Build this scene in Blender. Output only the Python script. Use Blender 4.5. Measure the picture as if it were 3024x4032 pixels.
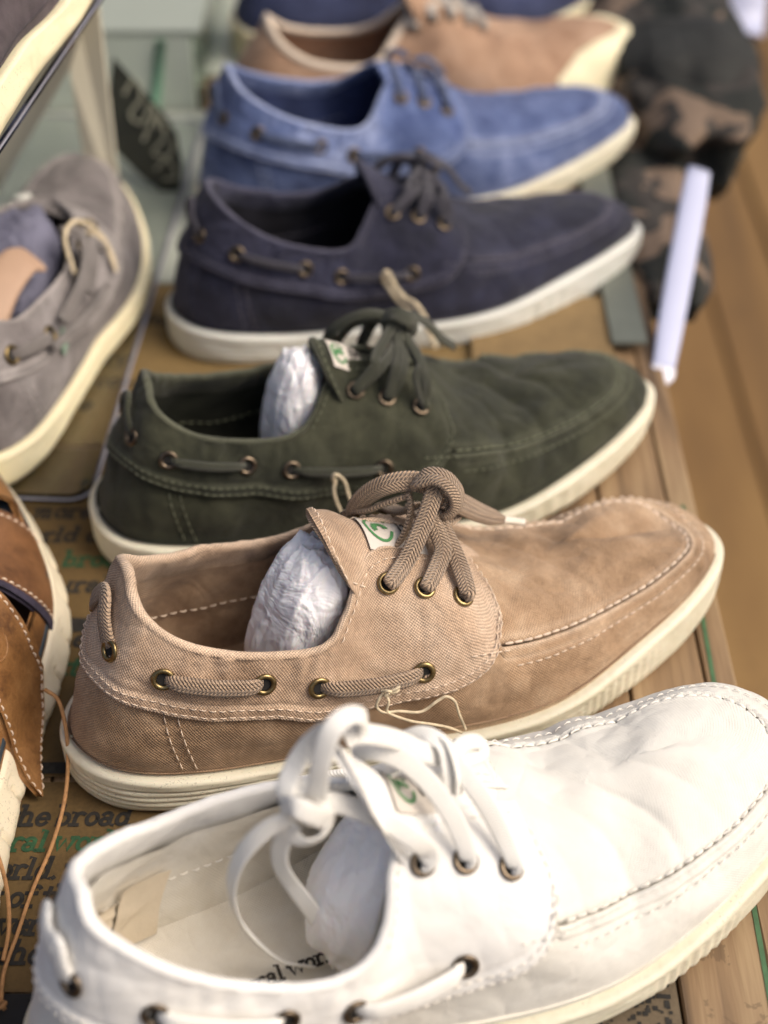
import bpy, bmesh, math, random
import numpy as np
R_=math.radians
scene=bpy.context.scene
for o in list(bpy.data.objects): bpy.data.objects.remove(o)
# ---------------------------------------------------------------- camera
cam_d=bpy.data.cameras.new('camera'); cam=bpy.data.objects.new('camera',cam_d)
scene.collection.objects.link(cam); scene.camera=cam
cam.location=(0,0,.4995); cam.rotation_euler=(R_(90-41.98),0,0)
cam_d.sensor_fit='VERTICAL'; cam_d.sensor_height=36; cam_d.sensor_width=27; cam_d.lens=52
cam_d.clip_start=.02; cam_d.clip_end=60
cam_d.dof.use_dof=True; cam_d.dof.focus_distance=.582; cam_d.dof.aperture_fstop=4.4
# ---------------------------------------------------------------- daylight: bright shade, soft light from the right
SUN_EL,SUN_AZ=R_(50),R_(103)      # azimuth clockwise from +Y (away from the camera)
w=bpy.data.worlds.new('World'); scene.world=w; w.use_nodes=True
nt=w.node_tree; bg=nt.nodes['Background']
sky=nt.nodes.new('ShaderNodeTexSky'); sky.sky_type='NISHITA'; sky.sun_disc=False
sky.sun_elevation=SUN_EL; sky.sun_rotation=SUN_AZ; sky.air_density=1.0; sky.dust_density=8.0; sky.ozone_density=.4
nt.links.new(sky.outputs[0],bg.inputs[0]); bg.inputs[1].default_value=.135
sd=bpy.data.lights.new('sun','SUN'); sd.energy=1.5; sd.angle=R_(38); sd.color=(1,.95,.87)
sun=bpy.data.objects.new('sun',sd); scene.collection.objects.link(sun)
sun.rotation_euler=(R_(90)-SUN_EL,0,R_(180)-SUN_AZ)
sun.location=(1,0,2)
scene.view_settings.view_transform='Standard'; scene.view_settings.look='None'
scene.view_settings.exposure=.07; scene.view_settings.gamma=1
scene.render.resolution_x=768; scene.render.resolution_y=1024
# ---------------------------------------------------------------- small helpers
C=scene.collection
rng=np.random.RandomState(7)
def link(o,parent=None):
    C.objects.link(o)
    if parent: o.parent=parent
    return o
def tag(o,label=None,cat=None,group=None,kind=None):
    if label:o['label']=label
    if cat:o['category']=cat
    if group:o['group']=group
    if kind:o['kind']=kind
    return o
def mesh_obj(name,V,Fs,mat,parent=None,uv=None,smooth=True,kind=None):
    me=bpy.data.meshes.new(name)
    V=np.asarray(V,float)
    if isinstance(Fs,np.ndarray):
        me.vertices.add(len(V)); me.vertices.foreach_set('co',V.ravel().astype(np.float32))
        n=len(Fs);k=Fs.shape[1]
        me.loops.add(n*k); me.loops.foreach_set('vertex_index',Fs.ravel().astype(np.int32))
        me.polygons.add(n); me.polygons.foreach_set('loop_start',np.arange(0,n*k,k,dtype=np.int32))
        try: me.polygons.foreach_set('loop_total',np.full(n,k,dtype=np.int32))
        except Exception: pass
        me.update(calc_edges=True); me.validate()
    else:
        me.from_pydata([tuple(v) for v in V],[],[tuple(f) for f in Fs]); me.update()
    if uv is not None:
        l=me.uv_layers.new(name='UVMap')
        vi=np.empty(len(me.loops),dtype=np.int32); me.loops.foreach_get('vertex_index',vi)
        l.data.foreach_set('uv',np.asarray(uv,np.float32)[vi].ravel())
    me.polygons.foreach_set('use_smooth',np.full(len(me.polygons),smooth)); me.update()
    if mat: me.materials.append(mat)
    o=bpy.data.objects.new(name,me); link(o,parent)
    if kind:o['kind']=kind
    return o
def grid_faces(n,m,cu=False,cv=False,base=0):
    i=np.arange(n if cu else n-1);j=np.arange(m if cv else m-1)
    I,Jj=np.meshgrid(i,j,indexing='ij');I=I.ravel();Jj=Jj.ravel()
    a=I*m+Jj;b=((I+1)%n)*m+Jj;c=((I+1)%n)*m+(Jj+1)%m;d=I*m+(Jj+1)%m
    return np.stack([a,b,c,d],1)+base
def grid_uv(P):
    n,m=P.shape[:2]
    du=np.linalg.norm(np.diff(P[:,m//2],axis=0),axis=1);u=np.concatenate([[0],np.cumsum(du)])
    dv=np.linalg.norm(np.diff(P,axis=1),axis=2);v=np.concatenate([np.zeros((n,1)),np.cumsum(dv,1)],1)
    return np.stack([np.repeat(u[:,None],m,1),v],2).reshape(-1,2)
def grid_obj(name,P,mat,parent=None,cu=False,cv=False,flip=False,wear=None,**k):
    n,m=P.shape[:2]; F_=grid_faces(n,m,cu,cv)
    if flip:F_=F_[:,::-1]
    o=mesh_obj(name,P.reshape(-1,3),F_,mat,parent,uv=grid_uv(P),**k)
    if wear is not None:
        a=o.data.attributes.new('wear','FLOAT','POINT');a.data.foreach_set('value',np.ascontiguousarray(np.broadcast_to(wear,P.shape[:2]),dtype=np.float32).ravel())
    return o
class MB:
    def __init__(s): s.V=[];s.F=[];s.UV=[];s.n=0
    def add(s,V,F_,uv=None):
        V=np.asarray(V,float);s.V.append(V);s.F+= [tuple(int(i)+s.n for i in f) for f in F_]
        s.UV.append(np.asarray(uv,float) if uv is not None else np.zeros((len(V),2)));s.n+=len(V)
    def build(s,name,mat,parent=None,**k):
        return mesh_obj(name,np.vstack(s.V),s.F,mat,parent,uv=np.vstack(s.UV),**k)
def norm(v): return v/(np.linalg.norm(v,axis=-1,keepdims=True)+1e-12)
def catmull(P,n=10):
    P=np.asarray(P,float);Q=np.vstack([2*P[0]-P[1],P,2*P[-1]-P[-2]]);o=[]
    for i in range(len(P)-1):
        a,b,c,d=Q[i:i+4]
        for k in range(n):
            t=k/n;o.append(.5*((2*b)+(-a+c)*t+(2*a-5*b+4*c-d)*t*t+(-a+3*b-3*c+d)*t**3))
    o.append(P[-1]);return np.array(o)
def sweep(mb,P,w,t,hint=(0,-.6,.8),k=12,smooth=6,caps=True,wf=None):
    """sweep a flattened oval (width w, thickness t) along P; broad side faces the hint direction"""
    P=catmull(P,smooth) if smooth else np.asarray(P,float)
    n=len(P);T=norm(np.gradient(P,axis=0));H=np.asarray(hint,float)
    if H.ndim==1:H=np.repeat(H[None],n,0)
    elif len(H)!=n:
        x=np.linspace(0,1,len(H));H=np.stack([np.interp(np.linspace(0,1,n),x,H[:,i]) for i in range(3)],1)
    S_=np.zeros_like(P);last=None
    for i in range(n):
        s_=np.cross(H[i],T[i]);L=np.linalg.norm(s_)
        if L<.25 and last is not None:
            s_=last-T[i]*np.dot(last,T[i])
        s_=s_/(np.linalg.norm(s_)+1e-9)
        if last is not None:
            if np.dot(s_,last)<0:s_=-s_
            s_=norm(s_*.5+last*.5); s_=norm(s_-T[i]*np.dot(s_,T[i]))
        S_[i]=s_;last=s_
    N_=np.cross(T,S_)
    a=np.linspace(0,2*math.pi,k,endpoint=False)
    ca=np.sign(np.cos(a))*np.abs(np.cos(a))**.75;sa=np.sign(np.sin(a))*np.abs(np.sin(a))**.75
    ww=np.full(n,w) if wf is None else w*np.interp(np.linspace(0,1,n),np.linspace(0,1,len(wf)),wf)
    V=P[:,None]+S_[:,None]*(ca[None,:,None]*ww[:,None,None]/2)+N_[:,None]*(sa[None,:,None]*t/2)
    L=np.concatenate([[0],np.cumsum(np.linalg.norm(np.diff(P,axis=0),axis=1))])
    uv=np.stack([np.repeat(L[:,None],k,1),ca[None]*ww[:,None]/2],2).reshape(-1,2)
    F_=[tuple(f) for f in grid_faces(n,k,False,True)]
    if caps:F_+= [tuple(range(k))[::-1],tuple((n-1)*k+i for i in range(k))]
    mb.add(V.reshape(-1,3),F_,uv)
def torus(mb,c,nrm,R,r,squash=1.,k=20,m=8,axis=None,hole=True):
    nrm=norm(np.asarray(nrm,float));a=np.cross(nrm,[0,0,1.]) if axis is None else axis-nrm*np.dot(axis,nrm);a=norm(a);b=np.cross(nrm,a)
    th=np.linspace(0,2*math.pi,k,endpoint=False);ph=np.linspace(0,2*math.pi,m,endpoint=False)
    T_,P_=np.meshgrid(th,ph,indexing='ij')
    rad=R+r*np.cos(P_)
    V=np.asarray(c)+(rad*np.cos(T_))[...,None]*a+(rad*np.sin(T_)*squash)[...,None]*b+(r*.8*np.sin(P_))[...,None]*nrm
    mb.add(V.reshape(-1,3),[tuple(f) for f in grid_faces(k,m,True,True)])
# ---------------------------------------------------------------- materials
class NT:
    def __init__(s,name):
        s.m=bpy.data.materials.new(name);s.m.use_nodes=True;s.t=s.m.node_tree;s.b=s.t.nodes['Principled BSDF']
    def n(s,ty,**k):
        x=s.t.nodes.new('ShaderNode'+ty)
        for a,b in k.items():setattr(x,a,b)
        return x
    def l(s,a,b): s.t.links.new(a,b)
    def val(s,sock,v):
        if hasattr(v,'links') or hasattr(v,'is_linked'): s.l(v,sock)
        else: sock.default_value=v
    def math(s,op,a,b=None,c=None,clamp=False):
        x=s.n('Math',operation=op);x.use_clamp=clamp
        for i,v in enumerate((a,b,c)):
            if v is not None:s.val(x.inputs[i],v)
        return x.outputs[0]
    def noise(s,vec,scale,detail=3,rough=.5,dist=0):
        x=s.n('TexNoise');s.l(vec,x.inputs['Vector']);x.inputs['Scale'].default_value=scale;x.inputs['Detail'].default_value=detail
        x.inputs['Roughness'].default_value=rough;x.inputs['Distortion'].default_value=dist;return x.outputs['Fac']
    def ramp(s,f,stops):
        x=s.n('ValToRGB');s.l(f,x.inputs[0]);e=x.color_ramp.elements
        while len(e)<len(stops):e.new(.5)
        for i,(p,c) in enumerate(stops):
            e[i].position=p;e[i].color=(*c,1) if len(c)==3 else c
        return x.outputs[0]
    def mix(s,f,a,b,mode='MIX'):
        x=s.n('Mix',data_type='RGBA',blend_type=mode);s.val(x.inputs[0],f)
        for i,v in ((6,a),(7,b)):
            if isinstance(v,tuple):x.inputs[i].default_value=(*v,1)
            else:s.l(v,x.inputs[i])
        return x.outputs[2]
    def bump(s,h,strength=.3,dist=.001,nrm=None):
        x=s.n('Bump');s.l(h,x.inputs['Height']);x.inputs['Strength'].default_value=strength;x.inputs['Distance'].default_value=dist
        if nrm is not None:s.l(nrm,x.inputs['Normal'])
        return x.outputs[0]
    def fin(s,col=None,rough=.8,nrm=None,**k):
        if col is not None:
            if isinstance(col,tuple):s.b.inputs['Base Color'].default_value=(*col,1)
            else:s.l(col,s.b.inputs['Base Color'])
        s.val(s.b.inputs['Roughness'],rough)
        if nrm is not None:s.l(nrm,s.b.inputs['Normal'])
        for a,b in k.items():s.val(s.b.inputs[a.replace('_',' ')],b)
        return s.m
def sep(m,vec):
    x=m.n('SeparateXYZ');m.l(vec,x.inputs[0]);return x.outputs
def canvas(name,base,light,dark,pitch=.00118,seed=0,weave=.5,cw=.22,wash=1.,fold=.5,sheen=.10,worn=None):
    m=NT(name);tc=m.n('TexCoord');ob=tc.outputs['Object'];uv=sep(m,tc.outputs['UV'])
    mp=m.n('Mapping');m.l(ob,mp.inputs[0]);mp.inputs['Location'].default_value=(seed*1.37,seed*.71,seed*.33);v=mp.outputs[0]
    n1=m.noise(v,16,4,.6,.6);n2=m.noise(v,55,5,.65,.4);n3=m.noise(v,420,2,.5)
    f=m.math('ADD',m.math('MULTIPLY',n1,.6),m.math('MULTIPLY',n2,.4))
    h=.5
    col=m.ramp(f,[(h-.13*wash-.02,dark),(h,base),(h+.12*wash+.02,light)])
    if worn is not None:      # abraded edges and seams, where the dye has gone
        at=m.n('Attribute',attribute_name='wear');ww=m.math('MULTIPLY',at.outputs['Fac'],m.math('ADD',.15,m.math('MULTIPLY',n2,1.5)),clamp=True)
        col=m.mix(ww,col,worn)
    k=2*math.pi/pitch
    # slight thread wander
    du=m.math('MULTIPLY',m.math('SUBTRACT',n3,.5),.0004)
    a=m.math('SINE',m.math('MULTIPLY',m.math('ADD',uv[0],du),k));b=m.math('SINE',m.math('MULTIPLY',m.math('ADD',uv[1],du),k*.9))
    wv=m.math('MULTIPLY',a,b)
    thread=m.noise(v,900,2,.6)
    wc=m.math('ADD',m.math('MULTIPLY',wv,cw),m.math('MULTIPLY',m.math('SUBTRACT',thread,.5),cw*1.6))
    sm=m.math('MULTIPLY',m.math('SUBTRACT',m.noise(v,11,3,.6,.5),.5),.55*min(wash,1) if wash<2 else .08)
    g=m.math('ADD',m.math('ADD',1,wc),sm)
    colv=m.n('Vector' + 'Math',operation='SCALE');m.l(col,colv.inputs[0]);m.l(g,colv.inputs['Scale'])
    nb=m.bump(wv,weave,.0004)
    cr=m.noise(v,30,2.5,.5,.8);cr=m.math('ABSOLUTE',m.math('SUBTRACT',cr,.5));
    nb=m.bump(cr,fold,.007,nb);cr2=m.noise(v,85,2,.5,.5);nb=m.bump(cr2,fold*.5,.003,nb)
    return m.fin(colv.outputs[0],.92,nb,Sheen_Weight=sheen,Sheen_Roughness=.5)
def lace_mat(name,base,dark,pitch=.0015,bs=1.):
    m=NT(name);tc=m.n('TexCoord');uv=sep(m,tc.outputs['UV']);k=2*math.pi/pitch
    s1=m.math('SINE',m.math('MULTIPLY',m.math('ADD',uv[0],m.math('MULTIPLY',m.math('ABSOLUTE',uv[1]),.9)),k))
    s2=m.math('SINE',m.math('MULTIPLY',uv[1],k*.9))
    h=m.math('MULTIPLY',s1,m.math('ADD',.65,m.math('MULTIPLY',s2,.35)))
    n=m.noise(tc.outputs['Object'],60,3)
    f=m.math('ADD',m.math('MULTIPLY',h,.42),n,clamp=True)
    return m.fin(m.ramp(f,[(.15,dark),(.62,base)]),.9,m.bump(h,bs,.0008),Sheen_Weight=.2)
def plain(name,col,rough=.6,var=.12,scale=30,bump=.0,bscale=200,**k):
    m=NT(name);tc=m.n('TexCoord');n=m.noise(tc.outputs['Object'],scale,4,.6)
    c=np.array(col);cc=m.ramp(n,[(.3,tuple(c*(1-var))),(.7,tuple(np.minimum(c*(1+var),1)))])
    nb=m.bump(m.noise(tc.outputs['Object'],bscale,3),bump,.0006) if bump else None
    return m.fin(cc,rough,nb,**k)
M={}
M['brass']=plain('aged_brass',(.27,.20,.095),.34,.35,400,.15,900,Metallic=1.)
M['bronze']=plain('dark_bronze',(.16,.125,.09),.34,.35,400,.15,900,Metallic=1.)
M['dark']=plain('dark_inside',(.012,.011,.010),.9)
def rubber(name,col,dirty):
    m=NT(name);tc=m.n('TexCoord');v=tc.outputs['Object']
    n=m.noise(v,28,5,.6);n2=m.noise(v,240,3,.6);n4=m.noise(v,900,2,.8)
    c=m.ramp(m.math('ADD',m.math('MULTIPLY',n,.7),m.math('MULTIPLY',n2,.3)),[(.30,dirty),(.52,col),(.8,tuple(min(1,x*1.04) for x in col))])
    c=m.mix(m.math('MULTIPLY',m.math('GREATER_THAN',m.math('MULTIPLY',n4,m.math('ADD',n,.5)),.70),.5),c,(.25,.22,.16))
    return m.fin(c,.55,m.bump(n2,.3,.0006),Subsurface_Weight=.05,Subsurface_Scale=.004)
M['rubber']=rubber('cream_rubber',(.74,.70,.55),(.60,.55,.40))
M['rubber_white']=rubber('offwhite_rubber',(.70,.71,.66),(.55,.55,.48))
M['rubber_yellow']=rubber('warm_cream_rubber',(.80,.73,.50),(.66,.58,.37))
def tissue_mat():
    m=NT('tissue');tc=m.n('TexCoord');v=tc.outputs['Object']
    wd=m.n('TexNoise');m.l(v,wd.inputs['Vector']);wd.inputs['Scale'].default_value=40
    mx=m.n('Mix',data_type='VECTOR');mx.inputs[0].default_value=.02;m.l(v,mx.inputs[4]);m.l(wd.outputs['Color'],mx.inputs[5])
    cr=m.n('TexVoronoi',feature='DISTANCE_TO_EDGE');m.l(mx.outputs[1],cr.inputs['Vector']);cr.inputs['Scale'].default_value=48
    nb=m.bump(m.math('MINIMUM',cr.outputs[0],.07),.22,.010)
    nb=m.bump(m.noise(v,34,3,.6,1.8),.55,.006,nb)
    return m.fin((.88,.87,.89),.6,nb,Subsurface_Weight=.15,Subsurface_Scale=.004)
M['tissue']=tissue_mat()
def stitch_mat(name,c): return plain(name,c,.85,.15,300,.3,900)
M['st_cream']=stitch_mat('cream_thread',(.72,.58,.45)); M['st_white']=stitch_mat('white_thread',(.84,.80,.72))
M['twine']=plain('twine_string',(.62,.52,.36),.9,.25,300,.5,900)
M['ltwine']=plain('tan_cord',(.42,.22,.09),.8,.25,300,.5,900)
SHAPES={"taupe": {"pose": [-0.1294, 0.3914, 0.3745, -0.0393, -0.0055, 1.0064], "near": [[0.3076, 0.0072, 0.0249, 0.2327, -0.0016, 0.0439, 0.0002], [0.2899, -0.0125, 0.0287, 0.2296, -0.0001, 0.0492, 0.0022], [0.2662, -0.0311, 0.0273, 0.2198, 0.0012, 0.051, -0.0001], [0.2365, -0.0441, 0.0223, 0.2053, 0.0023, 0.0515, -0.0024], [0.2045, -0.0537, 0.0167, 0.1897, 0.0034, 0.0557, -0.0031], [0.1752, -0.0552, 0.0139, 0.1745, 0.0017, 0.0663, -0.0005], [0.1475, -0.0506, 0.0125, 0.1493, -0.0084, 0.0807, 0.0025], [0.1223, -0.0451, 0.014, 0.1258, -0.0134, 0.0871, 0.0043], [0.0965, -0.0419, 0.0134, 0.1066, -0.0334, 0.0701, 0.005], [0.0661, -0.0388, 0.0146, 0.0809, -0.0358, 0.0692, 0.0042], [0.0384, -0.036, 0.0185, 0.0531, -0.0307, 0.0778, 0.004], [0.0154, -0.0272, 0.0208, 0.0352, -0.0221, 0.0902, 0.0034], [0.0033, -0.0135, 0.0215, 0.0321, -0.011, 0.0976, 0.0019], [-0.0005, 0.0, 0.0216, 0.0325, 0.0, 0.1, 0.0023]]}, "olive": {"pose": [-0.1392, 0.5318, 0.3043, -0.0153, 0.0021, 0.9577], "near": [[0.31, 0.0096, 0.0227, 0.2332, 0.0011, 0.0508, 0.0001], [0.2908, -0.0113, 0.0246, 0.23, 0.0015, 0.0529, 0.0012], [0.2665, -0.031, 0.0227, 0.2205, 0.0019, 0.0536, -0.0003], [0.2374, -0.0457, 0.0187, 0.2064, 0.0026, 0.0551, -0.0018], [0.2053, -0.0555, 0.0151, 0.1912, 0.004, 0.06, -0.0021], [0.1754, -0.0566, 0.0138, 0.1761, 0.0029, 0.0702, 0.0004], [0.1475, -0.0519, 0.0135, 0.1505, -0.0062, 0.0838, 0.003], [0.1223, -0.0464, 0.0154, 0.1249, -0.01, 0.0888, 0.0046], [0.0967, -0.0434, 0.0153, 0.1049, -0.0276, 0.0712, 0.0049], [0.0661, -0.0409, 0.0167, 0.0794, -0.031, 0.0691, 0.0039], [0.0381, -0.038, 0.0195, 0.0525, -0.0277, 0.0759, 0.0035], [0.0151, -0.0296, 0.0215, 0.0358, -0.0197, 0.0878, 0.0027], [0.0036, -0.0162, 0.0229, 0.0319, -0.0089, 0.094, 0.0013], [0.0005, -0.0, 0.0231, 0.0315, 0.0, 0.0959, 0.0019]]}, "navy": {"pose": [-0.1225, 0.703, 0.3029, -0.0262, -0.0103, 0.9493], "near": [[0.31, 0.0072, 0.0242, 0.233, 0.0015, 0.0524, 0.0001], [0.2898, -0.0113, 0.0275, 0.2298, 0.0018, 0.0535, 0.001], [0.264, -0.0287, 0.0273, 0.2203, 0.0021, 0.0538, -0.0004], [0.2339, -0.0422, 0.0246, 0.2062, 0.0025, 0.0545, -0.0018], [0.2019, -0.0528, 0.021, 0.1911, 0.003, 0.0582, -0.0022], [0.1729, -0.0557, 0.0185, 0.1762, 0.0007, 0.0677, 0.0002], [0.1459, -0.0522, 0.0166, 0.1512, -0.0103, 0.0809, 0.0029], [0.1215, -0.0472, 0.0167, 0.1264, -0.0161, 0.0857, 0.0045], [0.0965, -0.044, 0.0163, 0.1075, -0.0351, 0.0682, 0.0049], [0.0664, -0.0411, 0.0175, 0.0823, -0.0368, 0.0677, 0.004], [0.0389, -0.0373, 0.0202, 0.055, -0.031, 0.0775, 0.0038], [0.0164, -0.0276, 0.0217, 0.0365, -0.0213, 0.0907, 0.0033], [0.0049, -0.0136, 0.0226, 0.0298, -0.0096, 0.0968, 0.0022], [0.0017, 0.0, 0.0227, 0.0286, 0.0, 0.0985, 0.0028]]}, "white": {"pose": [-0.1168, 0.254, 0.4095, 0.0117, 0.0272, 1.0097], "near": [[0.309, 0.0047, 0.0238, 0.2333, 0.0009, 0.0551, 0.0001], [0.2913, -0.0166, 0.0257, 0.23, 0.0019, 0.0562, 0.0019], [0.2673, -0.0355, 0.0242, 0.2203, 0.0028, 0.0564, 0.0003], [0.2371, -0.0482, 0.0203, 0.206, 0.0041, 0.0562, -0.0017], [0.2035, -0.0559, 0.0163, 0.1905, 0.0059, 0.0588, -0.0029], [0.1732, -0.0559, 0.0143, 0.1756, 0.0046, 0.0683, -0.0007], [0.1458, -0.0511, 0.0137, 0.1509, -0.0059, 0.0823, 0.0021], [0.1212, -0.0456, 0.0154, 0.1271, -0.0134, 0.0872, 0.004], [0.0961, -0.0425, 0.0153, 0.1101, -0.0364, 0.0691, 0.0046], [0.0656, -0.0398, 0.0167, 0.0826, -0.0405, 0.0677, 0.0039], [0.0373, -0.0364, 0.0196, 0.0556, -0.0333, 0.0785, 0.0037], [0.0134, -0.0274, 0.0215, 0.0346, -0.0216, 0.0928, 0.0031], [0.0007, -0.0136, 0.0228, 0.0258, -0.0099, 0.0991, 0.0018], [-0.0034, 0.0, 0.023, 0.0261, 0.0, 0.1015, 0.0024]]}, "blue": {"pose": [-0.1184, 0.8385, 0.2967, -0.0077, 0.003, 0.965], "near": [[0.3142, 0.0069, 0.0222, 0.2328, 0.0012, 0.05, 0.0001], [0.2932, -0.012, 0.0234, 0.2297, 0.0017, 0.0515, 0.0009], [0.267, -0.0295, 0.0215, 0.2202, 0.0021, 0.0523, -0.0004], [0.2366, -0.0424, 0.0181, 0.2062, 0.0025, 0.0534, -0.0018], [0.2039, -0.0518, 0.0152, 0.1912, 0.0033, 0.0573, -0.0021], [0.1742, -0.0537, 0.0142, 0.1764, 0.0011, 0.0668, 0.0003], [0.1467, -0.05, 0.0139, 0.1514, -0.0095, 0.0804, 0.003], [0.1219, -0.0453, 0.0156, 0.1265, -0.015, 0.0856, 0.0046], [0.0968, -0.0426, 0.0155, 0.1072, -0.034, 0.0688, 0.0049], [0.0666, -0.04, 0.0168, 0.0814, -0.0365, 0.0692, 0.004], [0.0391, -0.0366, 0.0196, 0.0532, -0.0324, 0.0797, 0.0036], [0.0163, -0.0275, 0.0214, 0.0333, -0.0237, 0.0923, 0.003], [0.0046, -0.0138, 0.0226, 0.0267, -0.0123, 0.0982, 0.0018], [0.0012, 0.0, 0.0228, 0.0258, 0.0, 0.0999, 0.0024]]}}
NEAR=np.array([
# ox    oy     zb    tx    ty     tz    bulge
[.292, .008, .027,.232, .004,.056, 0.0],
[.284,-.015, .027,.230, .003,.057, 0.0],
[.266,-.034, .026,.222, .002,.060, 0.0],
[.240,-.047, .025,.210, .001,.065, 0.0],
[.208,-.0525,.024,.197, .000,.070, 0.0],
[.178,-.050, .024,.184,-.004,.077, .002],
[.150,-.044, .025,.160,-.016,.086, .004],
[.125,-.039, .026,.133,-.021,.087, .005],
[.100,-.037, .027,.108,-.034,.069, .005],
[.070,-.0365,.029,.080,-.035,.064, .004],
[.042,-.035, .031,.050,-.032,.067, .004],
[.018,-.027, .032,.028,-.024,.074, .004],
[.004,-.0145,.033,.015,-.013,.079, .004],
[.000, .000, .033,.010, .000,.081, .005]])
FARY=np.array([0,.024,.038,.046,.048,.045,.040,.036,.034,.034,.033,.026,.014])
def full_table(near=NEAR,fary=None):
    near=np.asarray(near)
    far=near[1:-1].copy()
    far[:,1]*=-1; far[:,4]*=-1
    # medial side: ball narrower, toe tip fuller
    adj=np.array([.009,.004,-.001,-.004,-.005,-.004,-.002,-.002,-.002,-.001,0,0])
    far[:,1]+=adj
    far[:,4]+=np.array([.006,.004,.002,0,0,0,0,0,0,0,0,0])
    near=near.copy()
    for k in (0,1,2,3):      # ridge stations: both sides meet in one line
        m=(near[k+1,4]+far[k,4])/2
        near[k+1,4]=m; far[k,4]=m
    near[5,4]=-.0035; far[4,4]=.0035
    # rounder toe
    near[0,5]+=.003;near[1,5]+=.0025;far[0,5]+=.0025;near[2,5]+=.0010;far[1,5]+=.0010
    near[0,0]-=.0010; near[0,1]+=.0005
    near[1,0]+=.0035; near[1,1]-=.0018; far[0,0]+=.0050; far[0,1]+=.0036
    near[2,0]+=.0015; near[2,1]-=.0008; far[1,0]+=.0030; far[1,1]+=.0026
    return np.vstack([near,far[::-1]])
def pspline(tab,n):
    """periodic cubic (natural periodic) interpolation of rows, at n even params"""
    tab=np.asarray(tab,float); m=len(tab)
    A=np.zeros((m,m))
    for i in range(m):
        A[i,i]=4;A[i,(i-1)%m]=1;A[i,(i+1)%m]=1
    rhs=6*(np.roll(tab,-1,0)-2*tab+np.roll(tab,1,0))
    M=np.linalg.solve(A,rhs)
    u=np.asarray(n)*m if not np.isscalar(n) else np.arange(n)/n*m
    u=np.mod(u,m)
    i=np.floor(u).astype(int)%m; f=(u-np.floor(u))[:,None]; j=(i+1)%m
    a=1-f
    return a*tab[i]+f*tab[j]+((a**3-a)*M[i]+(f**3-f)*M[j])/6
class Shoe:
    def __init__(s,near=NEAR):
        s.tab=full_table(near)
        s.m=len(s.tab)
    def rows(s,phi): return pspline(s.tab,np.atleast_1d(phi))
    def outn(s,phi):
        e=1e-3
        a=s.rows(phi+e)[:,:2]-s.rows(phi-e)[:,:2]
        n=np.stack([-a[:,1],a[:,0]],1)  # outward for toe->near->heel (clockwise seen from above?) fixed below
        c=np.array([.14,0]); r=s.rows(phi)[:,:2]-c
        n/=np.linalg.norm(n,axis=1,keepdims=True)+1e-12
        sg=np.sign((n*r).sum(1,keepdims=True)); 
        # near straight sides the sign test is safe; use majority
        return n*np.sign(sg.sum())
    def surf(s,phi,t):
        """phi,t arrays same length -> (n,3)"""
        phi=np.atleast_1d(phi).astype(float); t=np.atleast_1d(t).astype(float)
        R=s.rows(phi); n=s.outn(phi)
        O=R[:,:2]; T=R[:,3:5]
        # front-ness: arch profile (1) vs wall profile (0)
        p=np.minimum(phi%1,1-phi%1)*s.m   # control index 0..13
        k=np.clip((7.6-p)/2.6,0,1); k=k*k*(3-2*k)
        tt=np.clip(t,0,1)
        a=tt*math.pi/2
        q=.80
        vx=1-np.cos(a)**q*1.0; 
        vz=np.sin(a)**.82
        h=k*(1-np.maximum(np.cos(a),0)**.95)+(1-k)*tt**1.3
        v=k*vz+(1-k)*tt
        b=R[:,6]*np.sin(math.pi*tt)
        xy=O+(T-O)*h[:,None]+n*b[:,None]
        z=R[:,2]+(R[:,5]-R[:,2])*v
        return np.column_stack([xy,z])
    def solebot(s,phi,off=.004):
        R=s.rows(phi); n=s.outn(phi)
        xy=R[:,:2]+n*off
        z=np.maximum(0,(xy[:,0]-.235))**2*2.2
        return np.column_stack([xy,z])
def pose(P,x,y,z,yaw,roll=0,pit=0,sc=1):
    P=P*sc
    cr,sr=math.cos(roll),math.sin(roll)
    P=np.column_stack([P[:,0],P[:,1]*cr-P[:,2]*sr,P[:,1]*sr+P[:,2]*cr])
    cp,sp=math.cos(pit),math.sin(pit)   # heel-up / toe-up
    P=np.column_stack([P[:,0]*cp-P[:,2]*sp,P[:,1],P[:,0]*sp+P[:,2]*cp])
    c,s_=math.cos(yaw),math.sin(yaw)
    return np.column_stack([P[:,0]*c-P[:,1]*s_+x,P[:,0]*s_+P[:,1]*c+y,P[:,2]+z])
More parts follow.
